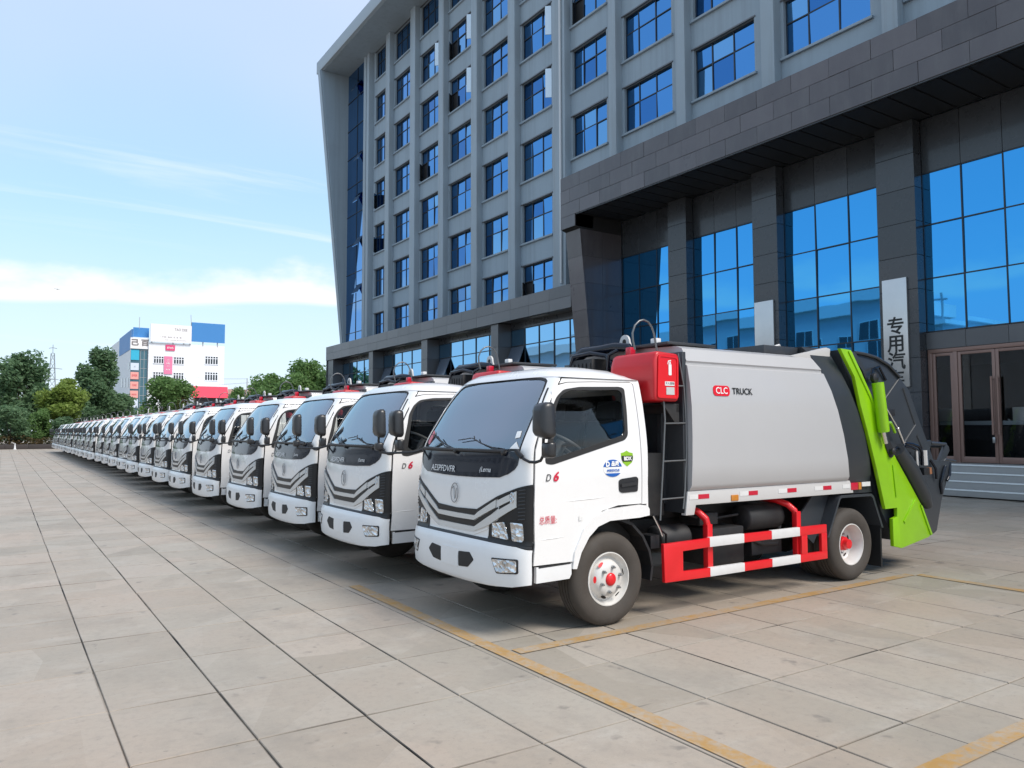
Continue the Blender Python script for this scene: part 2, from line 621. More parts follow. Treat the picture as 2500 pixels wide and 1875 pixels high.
class MB:
    """collects simple shapes in world coordinates and links them as ONE mesh object"""

    def __init__(s):
        s.v = []
        s.f = []

    def add(s, vs, fs):
        o = len(s.v)
        s.v += [Vector(v) for v in vs]
        s.f += [tuple(i + o for i in f) for f in fs]
        return s

    def box(s, x0, x1, y0, y1, z0, z1):
        vs = [(x, y, z) for z in (z0, z1) for y in (y0, y1) for x in (x0, x1)]
        return s.add(vs, [(0, 2, 3, 1), (4, 5, 7, 6), (0, 1, 5, 4), (1, 3, 7, 5), (3, 2, 6, 7), (2, 0, 4, 6)])

    def prism(s, poly, axis, a0, a1):
        """polygon extruded along an axis; poly holds the other two coordinates in x,y,z order"""
        def mk(p, a):
            q = list(p)
            q.insert(axis, a)
            return q
        n = len(poly)
        vs = [mk(p, a0) for p in poly] + [mk(p, a1) for p in poly]
        fs = [(i, (i + 1) % n, n + (i + 1) % n, n + i) for i in range(n)]
        fs += [tuple(range(n))[::-1], tuple(range(n, 2 * n))]
        return s.add(vs, fs)

    def tube(s, pts, r, n=8, cap=True):
        pts = [Vector(p) for p in pts]
        rs = r if isinstance(r, (list, tuple)) else [r] * len(pts)
        rings = []
        up = Vector((0, 0, 1))
        prev = None
        for i, p in enumerate(pts):
            d = (pts[min(i + 1, len(pts) - 1)] - pts[max(i - 1, 0)]).normalized()
            if prev is None:
                a = d.cross(up)
                if a.length < .1:
                    a = d.cross(Vector((1, 0, 0)))
            else:
                a = prev - d * prev.dot(d)
            a.normalize()
            prev = a
            b = d.cross(a)
            rings.append([p + (a * math.cos(2 * math.pi * k / n) + b * math.sin(2 * math.pi * k / n)) * rs[i] for k in range(n)])
        return s.loft(rings, cap)

    def loft(s, rings, cap=True, closed=True):
        n = len(rings[0])
        vs = [v for rg in rings for v in rg]
        fs = []
        for i in range(len(rings) - 1):
            for k in range(n if closed else n - 1):
                k2 = (k + 1) % n
                fs.append((i * n + k, i * n + k2, (i + 1) * n + k2, (i + 1) * n + k))
        if cap and closed:
            fs.append(tuple(range(n))[::-1])
            o = (len(rings) - 1) * n
            fs.append(tuple(range(o, o + n)))
        return s.add(vs, fs)

    def lathe(s, prof, c, axis='Y', sgn=1, n=40, closed=False):
        """prof: (offset along the axis, radius); sgn: which way the outside points"""
        rings = []
        for d, r in prof:
            rg = []
            for k in range(n):
                a = 2 * math.pi * k / n
                if axis == 'Y':
                    rg.append(Vector((c[0] + r * math.cos(a), c[1] + sgn * d, c[2] + r * math.sin(a))))
                elif axis == 'X':
                    rg.append(Vector((c[0] + sgn * d, c[1] + r * math.cos(a), c[2] + r * math.sin(a))))
                else:
                    rg.append(Vector((c[0] + r * math.cos(a), c[1] + r * math.sin(a), c[2] + sgn * d)))
            rings.append(rg)
        return s.loft(rings, cap=closed)

    def mirror(s, yc):
        o = len(s.v)
        s.v += [Vector((v.x, 2 * yc - v.y, v.z)) for v in s.v]
        s.f += [tuple(i + o for i in f)[::-1] for f in s.f]
        return s

    def build(s, name, m, parent=None, bevel=0.0, seg=2, smooth=35):
        me = bpy.data.meshes.new(name)
        me.from_pydata([v - ORG for v in s.v], [], s.f)
        bm = bmesh.new()
        bm.from_mesh(me)
        bmesh.ops.recalc_face_normals(bm, faces=bm.faces)
        if bevel:
            es = [e for e in bm.edges if len(e.link_faces) == 2 and e.calc_face_angle(0) > R(28)]
            bmesh.ops.bevel(bm, geom=es, offset=bevel, segments=seg, affect='EDGES', profile=.6, clamp_overlap=True)
        bm.to_mesh(me)
        bm.free()
        if smooth:
            for p in me.polygons:
                p.use_smooth = True
            me.set_sharp_from_angle(angle=R(smooth))
        me.materials.append(M[m])
        o = bpy.data.objects.new(name, me)
        COL.objects.link(o)
        if parent is not None:
            o.parent = parent
        else:
            o.location = ORG
        return o


def thing(name, label, cat, loc, group=None):
    """an Empty at the thing's base that parents its parts"""
    set_org(loc)
    o = bpy.data.objects.new(name, None)
    o.empty_display_size = .3
    COL.objects.link(o)
    o.location = loc
    o['label'] = label
    o['category'] = cat
    if group:
        o['group'] = group
    return o


def tag(o, label, cat, group=None):
    o['label'] = label
    o['category'] = cat
    if group:
        o['group'] = group
    return o


def struct(o, kind='structure'):
    o['kind'] = kind
    return o


def text_geo(s, size, shear=0.0, align='CENTER', bold=0.0):
    cu = bpy.data.curves.new('lettering_source', 'FONT')
    cu.body = s
    cu.size = size
    cu.shear = shear
    cu.offset = bold
    cu.align_x = align
    cu.align_y = 'CENTER'
    cu.resolution_u = 3
    ob = bpy.data.objects.new('lettering_source', cu)
    COL.objects.link(ob)
    dg = bpy.context.evaluated_depsgraph_get()
    me = bpy.data.meshes.new_from_object(ob.evaluated_get(dg))
    vs = [v.co.copy() for v in me.vertices]
    fs = [tuple(p.vertices) for p in me.polygons]
    bpy.data.objects.remove(ob)
    bpy.data.curves.remove(cu)
    bpy.data.meshes.remove(me)
    return vs, fs


def lettering(name, s, size, m, parent, fn, shear=0.0, align='CENTER', bold=0.0, sx=1.0):
    """fn maps the flat lettering's (x, y) to a point in the world"""
    vs, fs = text_geo(s, size, shear, align, bold)
    mb = MB()
    mb.add([fn(v.x * sx, v.y) for v in vs], fs)
    return mb.build(name, m, parent, smooth=0)


def rounded(poly, r, n=4):
    """round the corners of a polygon"""
    out = []
    k = len(poly)
    for i in range(k):
        p0, p1, p2 = Vector(poly[i - 1]), Vector(poly[i]), Vector(poly[(i + 1) % k])
        a, b = (p0 - p1), (p2 - p1)
        rr = min(r, a.length * .45, b.length * .45)
        s, e = p1 + a.normalized() * rr, p1 + b.normalized() * rr
        for j in range(n + 1):
            t = j / n
            q = s * (1 - t) ** 2 + p1 * 2 * t * (1 - t) + e * t * t
            out.append((q.x, q.y))
    return out


def patch(name, m, parent, fn, loops, off=0.0, thick=.012, cuts_a=(), cuts_b=(), outward=(0, -1, 0), nrm_eps=2e-3, a_lim=None):
    """a sheet with thickness cut out by outlines in a surface's own (a, b) coordinates, with true surface normals"""
    bm = bmesh.new()
    for lp in loops:
        vs = [bm.verts.new((p[0], p[1], 0)) for p in lp]
        for i in range(len(vs)):
            bm.edges.new((vs[i - 1], vs[i]))
    bmesh.ops.triangle_fill(bm, use_beauty=True, use_dissolve=False, edges=bm.edges[:])
    a0, a1 = min(v.co.x for v in bm.verts), max(v.co.x for v in bm.verts)
    b0, b1 = min(v.co.y for v in bm.verts), max(v.co.y for v in bm.verts)
    for c in cuts_a:
        if a0 + 1e-4 < c < a1 - 1e-4:
            bmesh.ops.bisect_plane(bm, geom=bm.verts[:] + bm.edges[:] + bm.faces[:], plane_co=(c, 0, 0), plane_no=(1, 0, 0), dist=1e-5)
    for c in cuts_b:
        if b0 + 1e-4 < c < b1 - 1e-4:
            bmesh.ops.bisect_plane(bm, geom=bm.verts[:] + bm.edges[:] + bm.faces[:], plane_co=(0, c, 0), plane_no=(0, 1, 0), dist=1e-5)
    bm.verts.index_update()
    bm.verts.ensure_lookup_table()
    ow = Vector(outward)
    pts, nrs = [], []
    for v in bm.verts:
        a, b = v.co.x, v.co.y
        e = nrm_eps
        al, ah = a - e, a + e
        if a_lim:
            al, ah = max(-a_lim, al), min(a_lim, ah)
        da = Vector(fn(ah, b)) - Vector(fn(al, b))
        db = Vector(fn(a, b + e)) - Vector(fn(a, b - e))
        n = da.cross(db)
        if n.length < 1e-12:
            n = ow.copy()
        n.normalize()
        if n.dot(ow) < 0:
            n = -n
        pts.append(Vector(fn(a, b)))
        nrs.append(n)
    nv = len(pts)
    vs = [p + n * off - ORG for p, n in zip(pts, nrs)] + [p + n * (off - thick) - ORG for p, n in zip(pts, nrs)]
    fs, ln = [], []
    for f in bm.faces:
        idx = [v.index for v in f.verts]
        p = [vs[i] for i in idx]
        fn_ = (p[1] - p[0]).cross(p[2] - p[0])
        avg = sum((nrs[i] for i in idx), Vector())
        if fn_.dot(avg) < 0:
            idx = idx[::-1]
        fs.append(tuple(idx))
        ln += [nrs[i] for i in idx]
        bi = [i + nv for i in idx[::-1]]
        fs.append(tuple(bi))
        ln += [-nrs[i - nv] for i in bi]
    top = set()
    for f in fs[::2]:
        for i in range(len(f)):
            top.add((f[i - 1], f[i]))
    for e in bm.edges:
        if len(e.link_faces) == 1:
            i, j = e.verts[0].index, e.verts[1].index
            if (i, j) not in top:
                i, j = j, i
            q = (j, i, i + nv, j + nv)
            n = (vs[q[1]] - vs[q[0]]).cross(vs[q[2]] - vs[q[0]])
            if n.length > 0:
                n.normalize()
            fs.append(q)
            ln += [n] * 4
    bm.free()
    me = bpy.data.meshes.new(name)
    me.from_pydata(vs, [], fs)
    for p in me.polygons:
        p.use_smooth = True
    me.normals_split_custom_set([tuple(n) for n in ln])
    me.materials.append(M[m])
    o = bpy.data.objects.new(name, me)
    COL.objects.link(o)
    if parent is not None:
        o.parent = parent
    else:
        o.location = ORG
    return o


def frange(a, b, s):
    n = max(1, int(round((b - a) / s)))
    return [a + (b - a) * i / n for i in range(n + 1)]


def itp(T, z):
    if z <= T[0][0]:
        return T[0][1]
    for (a, b), (c, d) in zip(T, T[1:]):
        if z <= c:
            return b + (d - b) * (z - a) / (c - a)
    return T[-1][1]


def smooth_table(T, n=6):
    """a monotone-ish cubic through the table's points, so that surfaces shade without facets"""
    out = []
    k = len(T)
    sl = []
    for i in range(k):
        a, b = T[max(0, i - 1)], T[min(k - 1, i + 1)]
        sl.append((b[1] - a[1]) / (b[0] - a[0]))
    for i in range(k - 1):
        (x0, y0), (x1, y1) = T[i], T[i + 1]
        h = x1 - x0
        for j in range(n):
            t = j / n
            h00, h10 = 2 * t ** 3 - 3 * t ** 2 + 1, t ** 3 - 2 * t ** 2 + t
            h01, h11 = -2 * t ** 3 + 3 * t ** 2, t ** 3 - t ** 2
            out.append((x0 + t * h, h00 * y0 + h10 * h * sl[i] + h01 * y1 + h11 * h * sl[i + 1]))
    out.append(T[-1])
    return out
mirror_glass('podium_glass', (.22, .47, .72), wav=.05)
mat('sash_dark', (.085, .105, .14), .25, coat=.4)
mat('sash_glass', (.70, .74, .78), .12, metal=.55, coat=.5)
# ================================================================== ground
set_org((0, 0, 0))
g = MB().add([(-900, -900, -.03), (900, -900, -.03), (900, 900, -.03), (-900, 900, -.03)], [(0, 1, 2, 3)]).build('ground', 'paving', None, smooth=0)
struct(g)
pav = bpy.data.objects.new('pavement', None)
COL.objects.link(pav)
struct(pav)
pav.empty_display_size = .5
MB().add([(-22, -8, -.012), (18.6, -8, -.012), (18.6, 82, -.012), (-22, 82, -.012)], [(0, 1, 2, 3)]).build('joint_bed', 'joint_dirt', pav, smooth=0)


def slab_mesh(i, j, mb, rnd):
    g_ = rnd.choice((.003, .004, .0045, .0055))
    x0, x1 = GX0 + i * GDX + g_ + rnd.uniform(-.002, .002), GX0 + (i + 1) * GDX - g_ + rnd.uniform(-.0015, .0015)
    y0, y1 = GY0 + j * GDY + g_ + rnd.uniform(-.002, .002), GY0 + (j + 1) * GDY - g_ + rnd.uniform(-.002, .002)
    b = .0035
    h = [rnd.uniform(-.0016, .0016) for _ in range(4)]
    o = len(mb.v)
    mb.v += [Vector(p) for p in ((x0, y0, -.02), (x1, y0, -.02), (x1, y1, -.02), (x0, y1, -.02),
                                 (x0, y0, h[0] - b), (x1, y0, h[1] - b), (x1, y1, h[2] - b), (x0, y1, h[3] - b),
                                 (x0 + b, y0 + b, h[0]), (x1 - b, y0 + b, h[1]), (x1 - b, y1 - b, h[2]), (x0 + b, y1 - b, h[3]))]
    for q in ((0, 1, 5, 4), (1, 2, 6, 5), (2, 3, 7, 6), (3, 0, 4, 7), (4, 5, 9, 8), (5, 6, 10, 9), (6, 7, 11, 10), (7, 4, 8, 11), (8, 9, 10, 11)):
        mb.f.append(tuple(k + o for k in q))


def two_tone(o):
    """top in stone, flanks in the dirt that fills the joints"""
    o.data.materials.append(M['joint_dirt'])
    o.data.polygons.foreach_set('material_index', [0 if k % 9 == 8 else 1 for k in range(len(o.data.polygons))])
    return o


def in_view(x, y):
    """how large a slab at (x, y) shows, 0 when it lies outside the picture"""
    p = Vector((x, y, 0)) - Vector((0, 0, 1.55))
    d = p.dot(f_)
    if d < .8:
        return 0
    px, py = p.dot(r2) / d, p.dot(u2) / d
    if abs(px) > .70 or abs(py) > .54:
        return 0
    return 1 / (d * d) * (1.55 / d)


rnd = random.Random(3)
cells = []
for i in range(-37, 31):
    for j in range(-9, 96):
        x, y = GX0 + (i + .5) * GDX, GY0 + (j + .5) * GDY
        if x > 18.3:
            continue
        cells.append((in_view(x, y), i, j))
cells.sort(reverse=True)
rest = MB()
for n, (s, i, j) in enumerate(cells):
    if n < 300 and s > 0:
        mb = MB()
        slab_mesh(i, j, mb, rnd)
        two_tone(mb.build('paving_slab', 'paving', pav, smooth=0))
    else:
        slab_mesh(i, j, rest, rnd)
struct(two_tone(rest.build('paving_slabs', 'paving', pav, smooth=0)), 'stuff')


def sheet(name, quad, z, m):
    """a painted line laid over the slabs, cut into short lengths"""
    mb = MB()
    a, b, c, d = [Vector((p[0], p[1], z)) for p in quad]
    n = 24
    for k in range(n):
        t0, t1 = k / n, (k + 1) / n
        mb.add([a.lerp(b, t0), a.lerp(b, t1), d.lerp(c, t1), d.lerp(c, t0)], [(0, 1, 2, 3)])
    return struct(mb.build(name, m, None, smooth=0))


sheet('parking_line', [(2.865, -1.0), (2.93, 7.4), (3.045, 7.4), (2.985, -1.0)], .0055, 'worn_yellow')
sheet('parking_line', [(3.05, 4.51), (8.15, 4.56), (8.15, 4.67), (3.05, 4.63)], .0055, 'worn_yellow')
sheet('parking_line', [(3.0, 1.90), (8.15, 1.90), (8.15, 2.01), (3.0, 2.01)], .0055, 'worn_yellow')
sheet('parking_line', [(8.16, 1.2), (8.16, 4.56), (8.28, 4.56), (8.28, 1.2)], .0055, 'worn_yellow')

# ================================================================== the office building
rb = random.Random(11)
bld = thing('office_building', 'tall grey office block with blue windows and a dark granite entrance canopy', 'building', (20.0, 20.0, 0))

PX, WX, GXX = 20.0, 20.35, 20.50             # pilaster face, wall face, window glass
PIL = [(48.67, 47.73), (45.05, 44.44), (41.44, 40.76), (37.78, 37.17), (34.13, 33.53), (30.59, 29.98), (26.95, 26.05), (23.14, 22.70), (19.43, 18.98), (15.68, 15.17), (11.62, 11.16), (7.75, 7.25), (3.85, 3.35), (-.05, -.55), (-3.95, -4.45), (-7.85, -8.35)]
TOPZ = [9.30 + 2.955 * k for k in range(7)]
WH = 1.87
ZR = 27.25                                     # soffit of the roof overhang
ZB = 6.2
ZC = 10.0                                      # the wall over the entrance starts above the canopy soffit
YL = 52.0                                      # plane of the slanted end wall
# wall built round the window openings, bay by bay
wall = MB()
wins = []
for b in range(len(PIL) - 1):
    ya, yb = PIL[b][1] * 1.0, PIL[b + 1][0] * 1.0          # right face of the left pilaster .. left face of the right one
    yl = ya - .10 - .06 * (b % 2)
    yl = ya * WX / PX - .62 if False else ya - .12
    yr = yb + .52
    if b == 0:
        yl = ya - .35
    zb_ = ZB if b <= 6 else ZC
    wall.box(WX, 20.9, yl, PIL[b][0] - .02, zb_, ZR)
    wall.box(WX, 20.9, PIL[b + 1][0] - .02, yr, zb_, ZR)
    zprev = zb_
    for k, zt in enumerate(TOPZ):
        z0 = zt - WH
        if z0 < zb_ + .1:
            continue
        if k == 6:
            zt = ZR - .12
        wall.box(WX, 20.9, yr, yl, zprev, z0)
        zprev = zt
        wins.append((b, k, yr, yl, z0, zt))
    wall.box(WX, 20.9, yr, yl, zprev, ZR)
wall.build('facade_wall', 'facade', bld, smooth=0)
for b, (yl, yr) in enumerate(PIL):
    if b == 0:
        for q in range(2):
            MB().box(PX - .02, WX + .1, yr + .52 * q, yr + .40 + .52 * q, ZB, ZR).build('pilaster', 'pilaster', bld, bevel=.02)
        continue
    MB().box(PX, WX + .1, yr, yl, ZB if b <= 6 else ZC, ZR).build('pilaster', 'pilaster', bld, bevel=.015)
MB().tube([(PX - .07, 26.28, 7.9), (PX - .07, 26.28, ZR)], .055, 10).build('downpipe', 'pipe_white', bld)

# every window: frame with its bars, panes, sill; some with a sash swung open
OPEN_R = {(5, 4), (5, 5), (5, 6), (3, 6), (2, 6), (5, 2), (7, 5), (7, 4), (2, 5)}
OPEN_R = {(5, 3), (5, 4), (5, 5), (3, 5), (3, 4), (2, 5), (7, 4), (7, 5)}
DARK_L = {(0, 3), (3, 4), (3, 5), (2, 3), (5, 0), (0, 2), (6, 4)}
for b, k, y0, y1, z0, z1 in wins:
    vis = b <= 10
    fr = MB()
    t = .035
    ys = [y0 + (y1 - y0) * q for q in (0, .36, .72, 1)]
    zt = z0 + (z1 - z0) * .60
    xf0, xf1 = GXX - .035, GXX + .05
    fr.box(xf0, xf1, y0, y1, z0, z0 + t).box(xf0, xf1, y0, y1, z1 - t, z1)
    fr.box(xf0, xf1, y0, y0 + t, z0 + t, z1 - t).box(xf0, xf1, y1 - t, y1, z0 + t, z1 - t)
    for yy in ys[1:-1]:
        fr.box(xf0 + .006, xf1 - .006, yy - .022, yy + .022, z0 + t, z1 - t)
    for i in range(3):
        fr.box(xf0 + .003, xf1 - .003, ys[i] + .03, ys[i + 1] - .03, zt - .02, zt + .02)
    w = fr.build('window', 'frame_dark', bld, smooth=0)
    if not vis:
        MB().box(GXX, GXX + .01, y0 + .01, y1 - .01, z0 + .01, z1 - .01).build('glazing', 'facade_glass', w, smooth=0)
        continue
    MB().box(WX - .10, GXX + .02, y0 - .10, y1 + .10, z0 - .085, z0).build('sill', 'facade', w, bevel=.012)
    MB().box(WX - .035, WX + .02, y0 - .06, y1 + .10, z1, z1 + .05).build('lintel', 'granite_pod', w, smooth=0)
    if b < 2:
        MB().box(GXX, GXX + .01, y0 + .01, y1 - .01, z0 + .01, z1 - .01).build('glazing', 'facade_glass', w, smooth=0)
    else:
        for i in range(3):
            for za, zb in ((z0, zt), (zt, z1)):
                if i == 2 and za == z0 and (b, k) in DARK_L:
                    MB().box(GXX + .06, GXX + .07, ys[i], ys[i + 1], za, zb).build('open_gap', 'lobby_dark', w, smooth=0)
                    continue
                dx = [rb.uniform(-.006, .006), rb.uniform(-.006, .006), rb.uniform(-.022, .022)]
                v = [(GXX + dx[0], ys[i] + .01, za + .01), (GXX + dx[1], ys[i + 1] - .01, za + .01), (GXX + dx[1] + dx[2], ys[i + 1] - .01, zb - .01), (GXX + dx[0] + dx[2], ys[i] + .01, zb - .01)]
                MB().add(v, [(0, 3, 2, 1)]).build('pane', rb.choice(('facade_glass',) * 6 + ('blind_glass', 'deep_glass')), w, smooth=0)
    if (b, k) in OPEN_R:
        # a casement hinged at the right jamb and swung out half way
        za, zb = z0 + .42, z1 - .10
        h = Vector((GXX - .05, y0 + .04, 0))
        d = Vector((-math.sin(R(48)), math.cos(R(48)), 0)) * .34
        n = Vector((d.y, -d.x, 0)).normalized() * .018
        p = [h + n, h + d + n, h + d - n, h - n]
        MB().prism([(q.x, q.y) for q in p], 2, za, zb).build('open_sash', 'sash_glass', w, smooth=0)
    if (b, k) in DARK_L:
        # a dark casement hinged at the left jamb and swung out
        za, zb = z0 + .05, zt - .06
        h = Vector((GXX - .05, y1 - .03, 0))
        d = Vector((-math.sin(R(50)), -math.cos(R(50)), 0)) * .40
        n = Vector((d.y, -d.x, 0)).normalized() * .018
        p = [h + n, h + d + n, h + d - n, h - n]
        MB().prism([(q.x, q.y) for q in p], 2, za, zb).build('open_sash', 'window_dark', w, smooth=0)

# the slanted end wall, the glass strip in its corner and the roof overhang
ew = MB()
ew.prism([(18.15, ZR), (18.35, ZR), (18.15, ZR - .2)][:0] + [(18.14, ZR + .02), (20.12, 7.0), (20.12, 0), (30, 0), (30, ZR + .02)], 1, YL, YL + .55)
ew.build('end_wall', 'facade', bld, bevel=.03)
MB().prism([(18.05, ZR + .02), (20.03, 7.0), (20.11, 7.0), (18.13, ZR + .02)], 1, YL + .08, YL + .50).build('wall_edge', 'roof_trim', bld, bevel=.02)
roofm = MB()
roofm.box(18.1, 30, -14, YL + .9, ZR, ZR + .85)
roofm.build('roof_overhang', 'roof_trim', bld, bevel=.04)
MB().box(18.3, 20.34, -13.8, YL - .01, ZR - .03, ZR - .003).build('roof_soffit', 'facade', bld, smooth=0)
strip = MB()
for z in frange(6.3, ZR, 2.0):
    strip.box(20.17, 20.24, 48.73, YL, z - .02, z + .02)
strip.box(20.17, 20.24, 50.2, 50.24, 6.3, ZR)
ss = strip.build('stair_glazing', 'frame_dark', bld, smooth=0)
zs = frange(6.3, ZR, 2.0)
for z0, z1 in zip(zs, zs[1:]):
    for ya, yb in ((48.73, 50.2), (50.24, YL)):
        dx = rb.uniform(-.004, .004)
        MB().box(20.20 + dx, 20.21 + dx, ya, yb, z0 + .02, z1 - .02).build('pane', 'facade_glass', ss, smooth=0)
for z, dy in ((10.9, 0), (14.2, 0), (17.3, .2), (20.2, 0), (25.4, .6)):
    MB().prism([(20.16, z + .75), (19.8, z + .1), (19.8, z + .06), (20.16, z + .70)], 1, 49.0 + dy, 50.0 + dy).build('open_sash', 'facade_glass', ss, smooth=0)
MB().box(20.9, 30, -14, YL, 3.8, ZR).box(20.9, 30, 15.1, YL, 0, 3.799).box(20.9, 30, -14, 2.9, 0, 3.799).build('core_wall', 'facade', bld, smooth=0)

# ---- podium: granite fascia over a row of piers and recessed glazing
FX = 18.5
MB().box(FX + .03, 20.4, 23.75, YL - .7, 6.43, 7.32).build('podium_slab', 'granite_pod', bld, smooth=0)
fas = MB().box(FX + .012, FX + .035, 23.8, YL - .7, 6.40, 7.33).build('podium_fascia', 'joint', bld, smooth=0)
yy = frange(23.78, YL - .68, 1.42)
for z0, z1 in ((6.40, 6.862), (6.870, 7.335)):
    for a, b in zip(yy, yy[1:]):
        d = rb.uniform(-.003, .003)
        MB().box(FX + d, FX + .014, a + .004, b - .004, z0, z1).build('granite_panel', 'granite_pod', fas, bevel=.003, seg=1, smooth=0)
MB().box(FX + .03, 20.4, YL - .70, YL - .68, 0, 7.30).build('podium_end', 'granite_pod', bld, smooth=0)
for ya, yb in ((51.2, 50.2), (44.07, 43.45), (36.97, 36.27), (29.9, 29.28)):
    p = MB().box(FX + .12, 19.32, yb + .03, ya - .03, 0, 6.43).build('podium_pier', 'joint', bld, smooth=0)
    for z0, z1 in zip(frange(0, 6.4, 1.07), frange(0, 6.4, 1.07)[1:]):
        MB().box(FX + .10, 19.30, yb, ya, z0 + .004, z1 - .004).build('granite_panel', 'granite_pod', p, bevel=.004, seg=1, smooth=0)
bays = [(50.2, 44.07), (43.45, 36.97), (36.27, 29.9), (29.28, 23.8)]
for q, (y1, y0) in enumerate(bays):
    gl = MB()
    n = 5
    ysn = [y0 + (y1 - y0) * i / n for i in range(n + 1)]
    zs = [.2, 2.3, 3.9, 5.37, 6.12]
    for yv in ysn:
        gl.box(19.30, 19.36, yv - .022, yv + .022, .2, 6.12)
    for zv in zs:
        for a, b in zip(ysn, ysn[1:]):
            gl.box(19.303, 19.357, a + .022, b - .022, zv - .02, zv + .02)
    cw = gl.build('shop_glazing', 'frame_dark', bld, smooth=0)
    for a, b in zip(ysn, ysn[1:]):
        for za, zb in zip(zs, zs[1:]):
            dx, dz = rb.uniform(-.005, .005), rb.uniform(-.005, .005)
            MB().add([(19.33 + dx, a, za), (19.33 - dx, b, za), (19.33 - dx + dz, b, zb), (19.33 + dx + dz, a, zb)], [(0, 3, 2, 1)]).build('pane', 'podium_glass', cw, smooth=0)
    yo = ysn[-2] + .08
    MB().prism([(19.28, 5.33), (18.86, 4.25), (18.89, 4.23), (19.31, 5.31)], 1, yo - .05, yo + .98).build('open_sash', 'sash_dark', cw, smooth=0)
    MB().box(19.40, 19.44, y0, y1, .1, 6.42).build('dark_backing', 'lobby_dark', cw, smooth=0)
    MB().box(19.30, 19.39, y0, y1, 6.145, 6.425).build('glazing_head', 'granite_dark', cw, smooth=0)
    MB().box(18.85, 18.98, (y0 + y1) / 2 - .6, (y0 + y1) / 2 + .6, 6.405, 6.428).build('soffit_lamp', 'pole_grey', cw, smooth=0)

# ---- entrance: wedge wall, deep canopy, columns, mirror glass, doors, steps
CX, CZ0, CZ1, CYL, CYR = 18.0, 9.84, 11.42, 23.75, -14.0
EX = 20.40                                      # plane of the entrance glass
wd = MB().prism([(18.06, 9.36), (18.25, 9.30), (18.60, 6.0), (18.95, 2.5), (19.2, 0), (20.34, 0), (20.34, CZ0 + .03), (18.06, CZ0 + .03)], 1, 22.86, 23.74).build('wedge_wall', 'joint', bld, smooth=0)


def wx(z):
    return 18.25 + (9.30 - z) * .1


zz = frange(0, 9.30, 1.035)
for z0, z1 in zip(zz, zz[1:]):
    # front edge panel and two panels on the inner face per course
    MB().prism([(wx(z0) - .012, z0 + .004), (wx(z0) + .05, z0 + .004), (wx(z1) + .05, z1 - .004), (wx(z1) - .012, z1 - .004)], 1, 22.85, 23.75).build('granite_panel', 'granite', wd, smooth=0)
    xm = 19.35
    MB().prism([(wx(z0) + .056, z0 + .004), (xm - .004, z0 + .004), (xm - .004, z1 - .004), (wx(z1) + .056, z1 - .004)], 1, 22.848, 22.87).build('granite_panel', 'granite', wd, smooth=0)
    MB().prism([(xm + .004, z0 + .004), (20.33, z0 + .004), (20.33, z1 - .004), (xm + .004, z1 - .004)], 1, 22.846, 22.87).build('granite_panel', 'granite', wd, smooth=0)
    MB().prism([(wx(z0) + .056, z0 + .004), (20.33, z0 + .004), (20.33, z1 - .004), (wx(z1) + .056, z1 - .004)], 1, 23.73, 23.752).build('granite_panel', 'granite_pod', wd, smooth=0)
can = MB()
can.box(CX + .03, 20.34, CYR, CYL - .02, CZ0 + .05, CZ1 - .02)
can.box(CX + .03, 18.9, 22.86, CYL - .02, 9.38, CZ0 + .05)
cano = can.build('entrance_canopy', 'joint', bld, smooth=0)
ys_ = frange(CYR, CYL, 1.19)
for r_i, (z0, z1) in enumerate(((CZ0, 10.36), (10.36, 10.89), (10.89, CZ1))):
    for i, (a, b) in enumerate(zip(ys_, ys_[1:])):
        sft = .6 if r_i == 1 else 0
        a2, b2 = a + (sft if i > 0 else 0), (b + sft if b < CYL - .7 else b)
        if b2 < 1.0 and i % 2 == 0 and r_i == 1:
            pass
        d = rb.uniform(-.005, .005)
        MB().box(CX + d, CX + .032, a2 + .004, b2 - .004, z0 + .004, z1 - .004).build('granite_panel', 'granite', cano, bevel=.003, seg=1, smooth=0)
for z0, z1 in ((9.38, CZ0), (CZ0, 10.36), (10.36, 10.89), (10.89, CZ1)):
    x1 = 18.9 if z0 < 9.5 else 20.33
    MB().box(CX + .04, x1, CYL - .022, CYL + .005, z0 + .004, z1 - .004).build('granite_panel', 'granite_pod', cano, smooth=0)
MB().box(CX + .002, CX + .03, 22.86, CYL, 9.38, CZ0 - .004).build('granite_panel', 'granite', cano, smooth=0)
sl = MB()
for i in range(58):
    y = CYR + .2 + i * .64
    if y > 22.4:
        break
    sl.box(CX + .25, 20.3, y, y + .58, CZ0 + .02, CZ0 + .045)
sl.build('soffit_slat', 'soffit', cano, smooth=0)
MB().box(CX + .03, CX + .10, CYR, 22.84, CZ0 - .03, CZ0 + .05).build('soffit_trim', 'granite_dark', cano, smooth=0)
MB().box(CX + .11, CX + .125, 15.0, 22.7, CZ0 - .01, CZ0 + .05).build('light_strip', 'pipe_white', cano, smooth=0)

COLS = [(19.95, 19.06), (16.17, 15.23), (11.93, 10.86), (7.85, 6.9), (3.80, 2.92), (-.1, -.98), (-4.0, -4.88)]
LZ = .71                                        # landing level
for yl, yr in COLS:
    c = MB().box(20.03, EX - .04, yr + .025, yl - .025, 0, CZ0 + .04).build('entrance_column', 'joint', bld, smooth=0)
    zz = frange(LZ, CZ0, .913)
    for z0, z1 in zip(zz, zz[1:]):
        d = rb.uniform(-.003, .003)
        MB().box(20.0 + d, 20.36, yr, yl, z0 + .004, z1 - .004).build('granite_panel', 'granite_dark', c, bevel=.004, seg=1, smooth=0)
